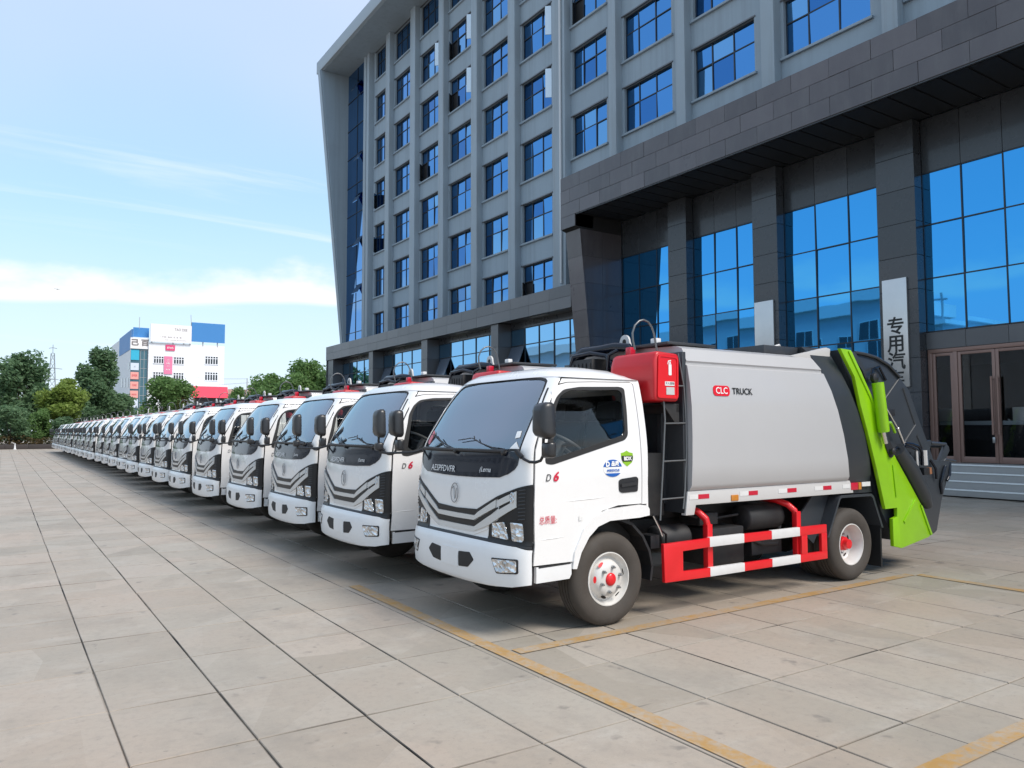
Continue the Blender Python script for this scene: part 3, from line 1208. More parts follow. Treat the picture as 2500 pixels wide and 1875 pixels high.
# mirror glass between the columns
edges = [22.84] + [v for c in COLS for v in c] + [-13.5]
GT = 8.39
for q in range(0, len(edges) - 1, 2):
    y1, y0 = edges[q], edges[q + 1]
    n = 3
    ysn = [y0 + (y1 - y0) * i / n for i in range(n + 1)]
    door = q == 6
    zs = [4.13, 5.55, 6.99, GT] if q >= 4 else [3.86, 5.55, 6.99, GT] if q == 4 else [LZ, 2.4, 4.10, 5.55, 6.99, GT]
    if q in (2, 4):
        zs = [LZ, 2.5, 4.07, 5.55, 6.99, GT]
    if door or q > 6:
        zs = [4.13, 5.55, 6.99, GT]
    gl = MB()
    for yv in ysn:
        gl.box(EX - .03, EX + .03, yv - .016, yv + .016, zs[0], GT)
    for zv in zs:
        for a, b in zip(ysn, ysn[1:]):
            gl.box(EX - .027, EX + .027, a + .016, b - .016, zv - .016, zv + .016)
    cw = gl.build('curtain_wall', 'frame_dark', bld, smooth=0)
    for a, b in zip(ysn, ysn[1:]):
        for za, zb in zip(zs, zs[1:]):
            dx, dz = rb.uniform(-.006, .006), rb.uniform(-.016, .016)
            MB().add([(EX + dx, a + .005, za), (EX - dx, b - .005, za), (EX - dx + dz, b - .005, zb), (EX + dx + dz, a + .005, zb)], [(0, 3, 2, 1)]).build('pane', 'lobby_glass', cw, smooth=0)
        MB().box(EX - .02, EX + .1, a + .005, b - .005, GT + .02, CZ0 + .02).build('spandrel_panel', 'granite_dark', cw, bevel=.004, seg=1, smooth=0)
        if zs[0] > 4:
            MB().box(EX - .09, EX + .1, a + .004, b - .004, 3.66, 4.10).build('spandrel_panel', 'granite_pod', cw, bevel=.004, seg=1, smooth=0)
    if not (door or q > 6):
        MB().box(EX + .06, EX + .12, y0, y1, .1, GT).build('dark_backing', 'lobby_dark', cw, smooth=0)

# bronze doors
dd = MB()
DX0, DX1 = EX - .07, EX + .05
D0 = 10.84


def leaf(mb, ya, yb, z0, z1, t, bt):
    mb.box(DX0 + .02, DX1 - .02, ya, ya + t, z0, z1).box(DX0 + .02, DX1 - .02, yb - t, yb, z0, z1)
    mb.box(DX0 + .022, DX1 - .022, ya + t, yb - t, z1 - t, z1).box(DX0 + .022, DX1 - .022, ya + t, yb - t, z0, z0 + bt)


fr = MB()
fr.box(DX0, DX1, 7.87, D0, 3.55, 3.655)
for y in (D0 - .10, 10.10, 8.24, 7.87):
    fr.box(DX0, DX1, y, y + .10, LZ, 3.55)
dfr = fr.build('entrance_door', 'door_bronze', bld, bevel=.006)
for ya, yb in ((10.205, D0 - .105), (9.205, 10.095), (8.345, 9.195), (7.975, 8.235)):
    mb = MB()
    leaf(mb, ya, yb, LZ + .01, 3.54, .075, .15)
    mb.build('door_frame', 'door_bronze', dfr, bevel=.005)
    MB().box(EX - .014, EX - .004, ya + .07, yb - .07, LZ + .14, 3.48).build('door_pane', 'door_glass', dfr, smooth=0)
hm = MB()
for y in (9.27, 9.13):
    hm.tube([(DX0 - .07, y, 1.42), (DX0 - .07, y, 2.86)], .026, 12)
    for z in (1.50, 2.78):
        hm.tube([(DX0 + .03, y, z), (DX0 - .07, y, z)], .014, 8)
hm.build('door_handle', 'door_bronze', dfr, smooth=50)
MB().box(DX0 - .05, DX0 - .01, 9.24, 9.30, 1.22, 1.36).build('padlock', 'steel', dfr, bevel=.008)

# lobby behind the glass: dark room with a counter
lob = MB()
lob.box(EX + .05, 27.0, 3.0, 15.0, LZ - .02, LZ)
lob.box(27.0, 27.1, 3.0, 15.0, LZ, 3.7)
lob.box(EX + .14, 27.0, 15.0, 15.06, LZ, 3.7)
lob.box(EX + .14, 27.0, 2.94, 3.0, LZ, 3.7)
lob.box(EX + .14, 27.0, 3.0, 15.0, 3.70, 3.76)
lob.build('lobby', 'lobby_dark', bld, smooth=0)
MB().box(21.75, 22.15, 6.0, 13.5, 1.67, 1.78).build('counter_top', 'lobby_counter', bld, bevel=.01)
MB().box(21.85, 21.92, 6.0, 13.5, LZ, 1.67).build('counter_front', 'window_dark', bld, smooth=0)


def chair(x, y, label):
    t = thing('office_chair', label, 'chair', (x, y, LZ), 'white chairs behind the lobby counter')
    MB().box(x, x + .05, y - .19, y + .19, 1.50, 2.14).build('backrest', 'chair_white', t, bevel=.02)
    MB().box(x - .02, x + .45, y - .24, y + .24, 1.22, 1.29).build('seat', 'chair_white', t, bevel=.02)
    for s in (-1, 1):
        MB().tube([(x + .40, y + s * .30, 1.26), (x + .40, y + s * .30, 1.80), (x + .02, y + s * .30, 1.82), (x + .02, y + s * .20, 1.72)], .022, 8).build('armrest', 'chair_white', t, smooth=50)
    MB().tube([(x + .2, y, LZ), (x + .2, y, 1.23)], .03, 8).build('leg', 'steel', t, smooth=50)


chair(22.3, 11.46, 'white office chair seen through the narrow side pane of the entrance')
chair(22.3, 9.52, 'white office chair seen through the door at the right edge of the photograph')
set_org((20.0, 20.0, 0))
# steps and landing
st = MB()
st.box(19.40, EX + .3, -13, 22.84, .02, LZ - .002)
land = st.build('landing', 'step_stone', bld, bevel=.01)
for k in range(3):
    x0 = 18.41 + k * .33
    z1 = .178 * (k + 1)
    s_ = MB().box(x0, x0 + .35 if k < 2 else 19.398, -13, 22.6, .0 + .02, z1).build('step', 'step_stone', bld, bevel=.008)
    MB().box(x0 - .012, x0 + .05, -13, 22.6, z1 - .028, z1 + .003).build('step_edge', 'step_edge', s_, smooth=0)
MB().box(19.388, 19.45, -13, 22.6, LZ - .03, LZ + .002).build('step_edge', 'step_edge', land, smooth=0)

# sign boards hung on two columns
set_org((19.97, 11.47, 2.6))
sg = MB().box(19.93, 19.992, 11.13, 11.81, 2.69, 5.61).build('sign_board', 'sign_steel', None, bevel=.006)
tag(sg, 'tall brushed steel sign board with black Chinese characters on the column beside the doors', 'sign')
for ch, z in (('专', 4.30), ('用', 3.83), ('汽', 3.36), ('车', 2.92)):
    sz = .50 if z > 3 else .42
    lettering('sign_lettering', ch, sz, 'decal_black', sg, lambda tx, ty, z=z: (19.925, 11.46 - tx, z + ty), bold=.010, sx=1.0)
set_org((19.97, 15.7, 2.6))
sg2 = MB().box(19.93, 19.992, 15.38, 16.10, 2.69, 5.61).build('sign_board', 'sign_steel', None, bevel=.006)
tag(sg2, 'blank brushed steel sign board on the middle column, above the truck roof', 'sign')
mb = MB().box(19.921, 19.928, 15.42, 15.9, 2.9, 3.5)
mb.build('sign_print', 'decal_pink', sg2, smooth=0)


# ================================================================== the refuse truck
YC = 5.64
XC = smooth_table([(.33, 3.17), (.38, 3.13), (.50, 3.115), (.62, 3.12), (.685, 3.14), (.72, 3.165), (.9, 3.172), (1.17, 3.19), (1.40, 3.23), (1.5, 3.275), (1.6, 3.335), (1.8, 3.46), (1.97, 3.595), (2.02, 3.66)], 4)
DD = smooth_table([(.33, .17), (.45, .20), (.66, .19), (.74, .16), (1.2, .14), (1.4, .12), (1.97, .09), (2.02, .085)], 4)
WW = smooth_table([(.33, .89), (.5, .9), (1.15, .9), (1.3, .893), (1.5, .872), (1.7, .837), (1.93, .79), (1.97, .775), (2.02, .75)], 4)
BN = 2.6


def front(a, z):
    u = max(-1.0, min(1.0, a / .9))
    b = 1 - (max(0.0, 1 - abs(u) ** BN)) ** (1 / BN)
    return (itp(XC, z) + itp(DD, z) * b, YC + u * itp(WW, z), z)


def near_side(x, z):
    return (x, YC - itp(WW, z), z)


def far_side(x, z):
    return (x, YC + itp(WW, z), z)


A_CUTS = [s * v for s in (-1, 1) for v in (.05, .15, .25, .35, .45, .55, .64, .70, .75, .79, .82, .845, .865, .88, .89, .896)] + [0]
Z_CUTS = frange(.34, 2.02, .05)
AE = .8995


def fpatch(name, m, parent, loops, off, thick=.02, za=True):
    return patch(name, m, parent, front, loops, off, thick, A_CUTS, Z_CUTS if za else (), (-1, 0, 0), 1e-3, .8999)


def sym(half):
    """close an outline given for the near half (a < 0), from the top at the middle round to the bottom at the middle"""
    return half + [(-a, z) for a, z in half[::-1] if abs(a) > 1e-6]


def flip(poly):
    return [(-a, z) for a, z in poly[::-1]]


SIDE_CUTS = frange(.35, 2.0, .06)


def spatch(name, m, parent, loops, off, thick=.014, far=False):
    return patch(name, m, parent, far_side if far else near_side, loops, off, thick, (), SIDE_CUTS, (0, 1, 0) if far else (0, -1, 0))


WS = [(0, 2.000), (-.40, 1.992), (-.66, 1.981), (-.755, 1.970), (-.795, 1.945), (-.812, 1.88), (-.818, 1.78), (-.820, 1.66), (-.818, 1.55), (-.812, 1.45), (-.806, 1.392), (-.5, 1.385), (0, 1.383)]
WSG = [(0, 1.985), (-.40, 1.977), (-.65, 1.966), (-.735, 1.955), (-.772, 1.930), (-.790, 1.87), (-.797, 1.78), (-.800, 1.66), (-.798, 1.55), (-.793, 1.45), (-.789, 1.412), (-.5, 1.405), (0, 1.403)]


def seam_x(z):
    return itp(XC, z) + itp(DD, z) + .007


DOOR = [(seam_x(z), z) for z in (.545, .70, .85, 1.0, 1.15, 1.3, 1.4, 1.5, 1.6, 1.7, 1.78)] + [(3.565, 1.855), (3.625, 1.905), (3.73, 1.930), (4.0, 1.942), (4.405, 1.950), (4.424, 1.93), (4.426, 1.71), (4.419, 1.39), (4.410, 1.07), (4.406, .95), (4.151, .948), (3.988, .916), (3.88, .85), (3.79, .755), (3.715, .64), (3.688, .545)]
WIN_O = rounded([(3.438, 1.300), (3.50, 1.288), (4.255, 1.471), (4.292, 1.508), (4.314, 1.712), (4.322, 1.90), (4.27, 1.912), (3.844, 1.899), (3.683, 1.874), (3.605, 1.815), (3.545, 1.722), (3.515, 1.602), (3.47, 1.46), (3.440, 1.35)], .03, 3)
WIN_I = rounded([(3.505, 1.335), (4.235, 1.508), (4.262, 1.54), (4.288, 1.863), (4.25, 1.886), (3.74, 1.868), (3.645, 1.826), (3.585, 1.73), (3.55, 1.58), (3.51, 1.40)], .03, 3)
CAB_SIDE = [(seam_x(1.92), 1.920), (seam_x(1.945), 1.945), (seam_x(1.966), 1.966), (4.0, 1.970), (4.498, 1.975), (4.504, 1.77), (4.497, 1.40), (4.480, 1.12), (4.476, .945), (4.414, .945), (4.418, 1.07), (4.427, 1.39), (4.434, 1.71), (4.433, 1.937), (4.40, 1.958), (4.0, 1.949), (3.735, 1.937)]
ARCH = [(3.679, .491), (3.699, .618), (3.789, .789), (3.881, .874), (4.041, .925), (4.375, .943), (4.461, .930), (4.482, .900), (4.482, .850), (4.373, .838), (4.054, .832), (3.933, .795), (3.84, .72), (3.762, .608), (3.717, .487)]
STEP = [(seam_x(.45) + .02, .414), (seam_x(.5) + .02, .532), (3.672, .537), (3.674, .452), (3.656, .419)]

BODY_SEC = [(5.10, .905), (4.80, .905), (4.787, .915), (4.787, 1.018), (4.765, 1.034), (4.742, 1.07), (4.730, 1.25), (4.724, 1.5), (4.727, 1.75), (4.744, 1.95), (4.774, 2.118), (4.795, 2.128), (4.795, 2.150), (4.782, 2.162), (4.836, 2.275), (4.90, 2.302), (5.3, 2.315)]
REAR_SEC = [(5.10, .885), (4.805, .885), (4.795, 1.03), (4.770, 1.08), (4.752, 1.25), (4.744, 1.5), (4.747, 1.75), (4.762, 1.95), (4.79, 2.13), (4.85, 2.33), (4.94, 2.405), (5.3, 2.415)]
XR = [(.9, 7.40), (1.04, 7.31), (1.3, 7.26), (1.6, 7.17), (1.9, 7.06), (2.14, 6.95), (2.32, 6.83)]
XR2 = [(.88, 7.80), (1.04, 7.75), (1.3, 7.67), (1.6, 7.57), (1.9, 7.42), (2.1, 7.31), (2.42, 7.15)]


def full_section(half):
    return half + [(2 * YC - y, z) for y, z in half[::-1]]


def skin(sec, x0, x1, steps):
    rings = []
    for i in range(steps + 1):
        s = i / steps
        rings.append([Vector((x0(z) + (x1(z) - x0(z)) * s, y, z)) for y, z in sec])
    return rings


def wheel(parent, x, y, sgn, rear=False, name='wheel', detail=True):
    """a wheel with tyre and rim; y is the outer face, sgn points outward (-1 near side)"""
    zc, rt = .368, .368
    hub = bpy.data.objects.new(name, None)
    COL.objects.link(hub)
    hub.parent = parent
    hub.empty_display_size = .1
    tp = [(-.01, .205), (.004, .222), (.016, .26), (.020, .30), (.012, .335), (-.006, .356), (-.024, rt - .002)]
    for k in range(4):                                              # circumferential tread grooves
        d = -.035 - k * .036
        tp += [(d, rt), (d - .022, rt), (d - .024, rt - .010), (d - .034, rt - .010)]
    tp += [(-.184, rt), (-.20, .352), (-.215, .33), (-.222, .29), (-.205, .205)]
    MB().lathe(tp, (x, y, zc), 'Y', sgn, 56).build('tyre', 'tyre', hub, smooth=40)
    if rear:
        rp = [(-.012, .214), (.002, .212), (.003, .204), (-.012, .198), (-.03, .188), (-.12, .176), (-.135, .16), (-.14, .12), (-.125, .08), (-.125, .02), (-.125, 0.001)]
    else:
        rp = [(-.012, .214), (.002, .212), (.003, .204), (-.012, .197), (-.035, .188), (-.05, .172), (-.045, .158), (-.005, .140), (.014, .122), (.022, .09), (.022, .05), (.022, .001)]
    rim = MB().lathe(rp, (x, y, zc), 'Y', sgn, 48).build('rim', 'rim_white', hub, smooth=38)
    if not detail:
        return hub
    mb = MB()
    d0 = -.125 if rear else .022
    for k in range(6):
        a = 2 * math.pi * (k + .3) / 6
        c = (x + .098 * math.cos(a), y + sgn * d0, zc + .098 * math.sin(a))
        mb.lathe([(0, .014), (.018, .013), (.018, .008), (.034, .008), (.034, .001)], c, 'Y', sgn, 6)
    mb.build('wheel_nuts', 'steel', hub, smooth=20)
    hp = [(d0, .052), (d0 + .006, .051), (d0 + .016, .042), (d0 + .022, .026), (d0 + .024, .001)]
    if rear:
        hp = [(d0, .075), (d0 + .05, .07), (d0 + .055, .052), (d0 + .10, .048), (d0 + .105, .001)]
    MB().lathe(hp, (x, y, zc), 'Y', sgn, 28).build('hub_cap', 'red_paint', hub, smooth=40)
    for m, ks in ((('red_paint' if not rear else 'grille_dark'), (1.75, 2.45)), ('grille_dark', (.25, 3.4, 4.2))):
        mb = MB()
        for k in ks:                                                # hand holes in the disc
            a = 2 * math.pi * k / 5
            ca, sa = math.cos(a), math.sin(a)
            c = Vector((x + .149 * ca, y + sgn * (.004 if not rear else -.136), zc + .149 * sa))
            t = Vector((-sa, 0, ca))
            n = Vector((ca, 0, sa))
            ring = [c + t * (.028 * math.cos(q)) + n * (.011 * math.sin(q)) + Vector((0, sgn * (.002 - .55 * .011 * math.sin(q) if not rear else .004), 0)) for q in [2 * math.pi * j / 14 for j in range(14)]]
            mb.add(ring, [tuple(range(14))])
        mb.build('hand_hole', m, hub, smooth=0)
    return hub


def near_text(name, s, size, m, parent, x, z, dy=-.006, **kw):
    return lettering(name, s, size, m, parent, lambda tx, ty: (x + tx, near_side(x + tx, z + ty)[1] + dy, z + ty), **kw)


def front_text(name, s, size, m, parent, a, z, off=.016, **kw):
    def fn(tx, ty):
        p = Vector(front(a - tx, z + ty))
        return p + Vector((-off, 0, 0))
    return lettering(name, s, size, m, parent, fn, **kw)


def mirror_unit(t, far):
    """the arm with its large and small mirror; the passenger side's arm reaches farther out and forward"""
    mb = MB()
    if far:
        cx, cy_, cz_, hw, hh = 3.03, 6.92, 1.622, .090, .140
    else:
        cx, cy_, cz_, hw, hh = 3.28, 4.553, 1.622, .092, .137
    prof = rounded([(cy_ + hw, cz_ - hh * .85), (cy_ + hw * .92, cz_ + hh * .93), (cy_ - hw * .80, cz_ + hh), (cy_ - hw, cz_ - hh * .80), (cy_ - hw * .6, cz_ - hh)], .042, 4)
    sc = .75 if far else 1.0
    rings = []
    for dx, k in ((-.055, .52), (-.047, .78), (-.028, .93), (0, 1.0), (.040, 1.0), (.050, .96)):
        rings.append([Vector((cx + dx * sc, cy_ + (y - cy_) * k, cz_ + (z - cz_) * k)) for y, z in prof])
    mb.loft(rings)
    root = mb.build('wing_mirror', 'mirror_shell', t, smooth=50)
    face = [Vector((cx + .0515 * sc, cy_ + (y - cy_) * .86, cz_ + (z - cz_) * .9)) for y, z in prof]
    MB().add(face, [tuple(range(len(face)))]).build('mirror_glass', 'chrome', root, smooth=0)
    mb = MB()
    if far:
        mb.tube([(3.262, 2 * YC - 4.83, 1.375), (3.20, 6.52, 1.350), (3.13, 6.66, 1.345), (3.07, 6.82, 1.338), (3.04, 6.89, 1.345), (3.03, 6.92, 1.39), (3.03, 6.92, 1.52)], .0115, 8)
    else:
        mb.tube([(3.262, 4.83, 1.372), (3.262, 4.78, 1.338), (3.272, 4.72, 1.318), (3.285, 4.66, 1.316), (3.298, 4.612, 1.330), (3.302, 4.588, 1.365), (3.302, 4.585, 1.43), (3.300, 4.575, 1.53)], .0115, 8)
        mb.tube([(3.245, 4.85, 1.40), (3.25, 4.83, 1.378), (3.262, 4.80, 1.35)], .019, 8)
    mb.build('mirror_arm', 'black_plastic', root, smooth=50)
    mb = MB()
    if far:
        c2, p2 = (3.03, 6.92, 1.40), rounded([(6.965, 1.36), (6.965, 1.44), (6.875, 1.44), (6.875, 1.36)], .02, 3)
    else:
        c2, p2 = (3.31, 4.53, 1.405), rounded([(4.585, 1.348), (4.585, 1.462), (4.475, 1.468), (4.475, 1.355)], .022, 3)
    rings = [[Vector((c2[0] + dx, c2[1] + (y - c2[1]) * k, c2[2] + (z - c2[2]) * k)) for y, z in p2] for dx, k in ((-.035, .7), (-.02, .97), (.02, 1.0), (.028, .95))]
    mb.loft(rings).build('wide_angle_mirror', 'mirror_shell', root, smooth=50)


def make_truck():
    t = thing('garbage_truck', '', 'truck', (3.1, YC, 0), 'white compactor garbage trucks parked in one long row')
    lv = {}                                                          # parts that far copies do without

    def keep(o, level):
        lv[o.name] = level
        return o

    # ---- cab: front
    cab = fpatch('front_panel', 'white_paint', t, [[(-AE, z) for z in frange(.715, 1.99, .08)] + [(-.7, 2.006), (0, 2.012), (.7, 2.006)] + [(AE, z) for z in frange(.715, 1.99, .08)[::-1]], sym(WS)], 0.0, .022)
    fpatch('windscreen_seal', 'rubber', t, [sym(WS), sym(WSG)], -.003, .014)
    fpatch('windscreen', 'windscreen', t, [sym(WSG)], -.008, .003)
    low = [(0, 1.388), (-.806, 1.388), (-.808, 1.372), (-.792, 1.288), (-.765, 1.255), (-.702, 1.219), (-.6, 1.189), (-.263, 1.177), (0, 1.174)]
    pan = fpatch('black_nose_panel', 'black_gloss', t, [sym(low)], .006, .02)
    # emblem: oval ring with two sweeping strokes
    em = MB()
    el = [(.060 * math.cos(q), .080 * math.sin(q)) for q in [2 * math.pi * k / 28 for k in range(29)]]

    def emb(pts, r):
        em.tube([Vector(front(p[0] + .03, 1.035 + p[1])) + Vector((-.012, 0, 0)) for p in pts], r, 6)
    emb(el, .0034)
    emb([(.040, .035), (.022, .052), (.008, .03), (.004, -.01), (-.012, -.05), (-.022, -.035), (-.024, .0), (-.030, .042)], .0036)
    keep(em.build('emblem', 'emblem_metal', t, smooth=60), 1)
    # grille bars
    b1 = [(0, .916), (-.327, .927), (-.599, 1.047), (-.806, 1.119), (-AE, 1.146), (-AE, 1.130), (-.806, 1.104), (-.606, 1.028), (-.353, .911), (-.304, .879), (0, .878)]
    g1 = [(0, .876), (-.304, .876), (-.352, .906), (-.585, 1.018), (-.583, .958), (-.297, .840), (0, .836)]
    b2 = [(0, .834), (-.305, .837), (-.60, .962), (-.608, .955), (-.494, .888), (-.3, .790), (0, .789)]
    g2 = [(0, .787), (-.3, .787), (-.494, .882), (-.747, 1.002), (-.757, 1.076), (-.803, 1.094), (-.806, .975), (-.498, .816), (-.3, .753), (0, .748)]
    gr = fpatch('grille', 'grille_dark', t, [sym(b1)], .008, .02)
    fpatch('grille_bar', 'grille_silver', gr, [sym(g1)], .014, .02)
    fpatch('grille_slot', 'grille_dark', gr, [sym(b2)], .008, .02)
    fpatch('grille_bar', 'grille_silver', gr, [sym(g2)], .014, .02)
    keep(fpatch('nose_crease', 'white_paint', gr, [sym([(0, .735), (-.30, .740), (-.485, .80), (-.485, .785), (-.30, .725), (0, .72)])], .006, .02), 1)
    # headlight clusters
    hl = [(-.599, 1.042), (-.806, 1.112), (-AE, 1.138), (-AE, .692), (-.494, .700), (-.498, .817), (-.615, .868), (-.62, .96)]
    l1 = rounded([(-.545, .838), (-.690, .858), (-.737, .728), (-.551, .737)], .012, 3)
    l2 = rounded([(-.752, .860), (-.858, .858), (-.864, .735), (-.852, .722), (-.772, .725)], .012, 3)
    drl = [(-.614, 1.018), (-.742, 1.070), (-.744, 1.020), (-.618, .968)]
    for far in (False, True):
        fl = flip if far else (lambda p: p)
        h = fpatch('headlight', 'grille_dark', t, [fl(hl)], .005, .02)
        fpatch('headlight_lens', 'lens', h, [fl(l1)], .013, .02)
        fpatch('headlight_lens', 'lens', h, [fl(l2)], .013, .02)
        fpatch('daytime_light', 'grille_silver', h, [fl(drl)], .013, .02)
        mb = MB()
        for k in range(9):
            z = .885 + k * .027
            pts = [Vector(front((-1 if not far else 1) * a, z + (a - .83) * .12)) + Vector((-.008, 0, 0)) for a in (.825, .845, .862, .875)]
            mb.tube(pts, .0055, 5)
        keep(mb.build('lamp_rib', 'mirror_shell', h, smooth=50), 1)
        k = MB()
        for dz, rr in ((.035, .017), (0, .019)):
            pts = [Vector(front((-.772 if not far else .772) + rr * .8 * math.cos(q), 1.03 + dz + rr * math.sin(q))) + Vector((-.017, 0, 0)) for q in [2 * math.pi * j / 12 for j in range(13)]]
            k.tube(pts, .004, 5)
        keep(k.build('indicator_ring', 'chrome', h, smooth=50), 1)
    # bumper
    bu = [(0, .692), (-.4, .691), (-.82, .683), (-AE, .662), (-AE, .41), (-.80, .388), (-.55, .372), (-.2, .362), (0, .360)]
    bumper = fpatch('bumper', 'bumper_white', t, [sym(bu)], .010, .06)
    fpatch('bumper_lip', 'black_plastic', bumper, [sym([(0, .716), (-.6, .714), (-AE, .690), (-AE, .668), (-.82, .687), (-.4, .695), (0, .696)])], .004, .05)
    vent = [(-.150, .582), (-.318, .592), (-.378, .540), (-.292, .474), (-.150, .464)]
    fog = [(-.612, .577), (-.838, .587), (-.838, .500), (-.664, .484)]
    fogf = [(-.598, .586), (-.850, .597), (-.850, .490), (-.655, .474)]
    for far in (False, True):
        fl = flip if far else (lambda p: p)
        fpatch('bumper_vent', 'rubber', bumper, [fl(rounded(vent, .012, 3))], .013, .02)
        fg = fpatch('fog_light', 'black_plastic', t, [fl(rounded(fogf, .015, 3))], .013, .02)
        fpatch('fog_lens', 'lens', fg, [fl(rounded(fog, .015, 3))], .018, .02)
    keep(fpatch('plate_recess', 'bumper_white', bumper, [[(.14, .60), (-.14, .60), (-.14, .455), (.14, .455)]], .015, .01), 1)
    # lettering on the black panel, faint marks as in the photograph
    keep(front_text('panel_lettering', 'AESPFDVFR', .075, 'decal_white', pan, .27, 1.228, sx=1.18, align='CENTER'), 2)
    keep(front_text('panel_lettering', '(Lerna', .055, 'decal_white', pan, -.42, 1.243, sx=1.1, shear=.25), 2)
    # wipers
    mb = MB()
    mb.tube([Vector(front(a, 1.392)) + Vector((-.020, 0, 0)) for a in frange(-.66, .78, .06)], .014, 7)
    mb.tube([Vector(front(a, z)) + Vector((-.026, 0, 0)) for a, z in ((-.62, 1.392), (-.50, 1.415), (-.30, 1.452), (-.19, 1.478), (-.155, 1.505))], .0055, 6)
    mb.tube([Vector(front(a, z)) + Vector((-.016, 0, 0)) for a, z in ((-.64, 1.41), (-.40, 1.425), (-.12, 1.49), (.10, 1.470))], .0045, 6)
    mb.tube([Vector(front(a, z)) + Vector((-.026, 0, 0)) for a, z in ((.09, 1.386), (.30, 1.42), (.52, 1.50))], .0055, 6)
    mb.tube([Vector(front(a, z)) + Vector((-.016, 0, 0)) for a, z in ((.20, 1.41), (.45, 1.46), (.70, 1.52))], .0045, 6)
    for a in (.08, -.64):
        p = front(a, 1.378)
        mb.lathe([(-.02, .022), (.03, .02), (.036, .001)], p, 'X', -1, 10)
    keep(mb.build('wiper', 'black_plastic', t, smooth=50), 1)
    for far in (False, True):
        fl = flip if far else (lambda p: p)
        keep(fpatch('pillar_slot', 'rubber', t, [fl(rounded([(-.838, 1.884), (-.853, 1.886), (-.862, 1.766), (-.850, 1.764)], .005, 2))], .004, .01), 1)
    # ---- cab: sides
    for far in (False, True):
        spatch('cab_side', 'white_paint', t, [CAB_SIDE], 0, .02, far)
        d = spatch('door', 'white_paint', t, [DOOR, WIN_O], 0, .014, far)
        keep(spatch('door_trim', 'cab_interior', d, [DOOR, WIN_O], -.018, .02, far), 1)
        spatch('window_seal', 'rubber', d, [WIN_O, WIN_I], .003, .016, far)
        spatch('side_window', 'cab_glass', d, [WIN_I], -.006, .003, far)
        spatch('door_handle', 'black_plastic', d, [rounded([(4.16, 1.146), (4.188, 1.158), (4.350, 1.172), (4.372, 1.155), (4.363, 1.055), (4.345, 1.050), (4.192, 1.046), (4.162, 1.062)], .02, 3)], .006, .012, far)
        keep(spatch('handle_grip', 'mirror_shell', d, [rounded([(4.178, 1.118), (4.352, 1.132), (4.352, 1.105), (4.178, 1.092)], .01, 3)], .018, .012, far), 1)
        if not far:
            keep(near_text('model_lettering', 'D', .078, 'decal_black', d, 3.455, 1.190, shear=.3, sx=.85), 1)
            keep(near_text('model_lettering', '6', .098, 'decal_red', d, 3.525, 1.196, shear=.3, bold=.003, sx=1.05), 1)
        sg = 1 if far else -1
        mb = MB()
        for z, x0, x1 in ((.731, 3.345, 3.62), (1.006, 3.60, 4.02)):
            mb.tube([(x, YC + sg * (itp(WW, z) - .001), z + (x - x0) * .03) for x in frange(x0, x1, .1)], [.001] + [.005] * (len(frange(x0, x1, .1)) - 2) + [.001], 6)
        keep(mb.build('door_crease', 'white_paint', d, smooth=60), 1)
        keep(spatch('wheel_arch', 'white_paint', t, [ARCH], .016, .045, far), 1)
        st = spatch('cab_step', 'bumper_white', t, [STEP], .004, .03, far)
        keep(spatch('step_slot', 'black_plastic', st, [[(seam_x(.5) + .04, .538), (seam_x(.5) + .04, .524), (3.665, .531), (3.665, .540)]], .006, .03, far), 1)
        # seam and mud guard behind the wheel
        mb = MB()
        pr = [(4.02, .85), (4.20, .845), (4.35, .79), (4.47, .68), (4.545, .55), (4.575, .42), (4.555, .30)]
        y0, y1 = (4.785, 5.05) if not far else (2 * YC - 4.785, 2 * YC - 5.05)
        outer = [Vector((x, y0, z)) for x, z in pr]
        for i in range(len(pr) - 1):
            (xa, za), (xb, zb) = pr[i], pr[i + 1]
            k = Vector((xb - xa, 0, zb - za)).normalized()
            n = Vector((k.z, 0, -k.x)) * .022
            mb.add([(xa, y0, za), (xb, y0, zb), (xb, y1, zb), (xa, y1, za), (xa + n.x, y0, za + n.z), (xb + n.x, y0, zb + n.z), (xb + n.x, y1, zb + n.z), (xa + n.x, y1, za + n.z)],
                   [(0, 1, 2, 3), (4, 5, 6, 7), (0, 1, 5, 4), (2, 3, 7, 6)])
        mb.build('mud_guard', 'black_plastic', t, smooth=30)
        mirror_unit(t, far)
    # ---- roof: a crowned sheet with a gutter edge
    ts = (-1, -.985, -.955, -.90, -.8, -.65, -.45, -.2, 0, .2, .45, .65, .8, .90, .955, .985, 1)
    rows = []
    for i in range(9):
        row = []
        for tt in ts:
            fx = front(tt * .9 * .992, 1.985)[0] - .006
            k = 1 - abs(tt) ** 7
            pr = ((fx, 1.985), (fx + .028, 2.024), (fx + .085, 2.058), (fx + .22, 2.082), (4.05, 2.090), (4.28, 2.076), (4.41, 2.040), (4.475, 1.998), (4.512, 1.972))[i]
            zb = 1.974
            row.append(Vector((pr[0], YC + tt * (.789 - .012 * (i == 8)), zb + max(0, pr[1] - zb) * k)))
        rows.append(row)
    mb = MB().loft(rows, cap=False, closed=False)
    rows2 = [[v + Vector((0, 0, -.016)) for v in r] for r in (rows[0], rows[-1])]
    mb.build('roof', 'white_paint', t, smooth=60)
    # ---- cab: back, floor and inside
    bw = rounded([(YC - .52, 1.50), (YC + .52, 1.50), (YC + .52, 1.86), (YC - .52, 1.86)], .05, 4)
    wb = [(YC + s * (itp(WW, z) - .012), z) for s, zs in ((-1, frange(.88, 1.965, .1)), (1, frange(.88, 1.965, .1)[::-1])) for z in zs]
    bk = patch('cab_back', 'white_paint', t, lambda y, z: (4.492 - max(0, z - 1.9) * .2, y, z), [wb, bw], 0, .02, (), (), (1, 0, 0))
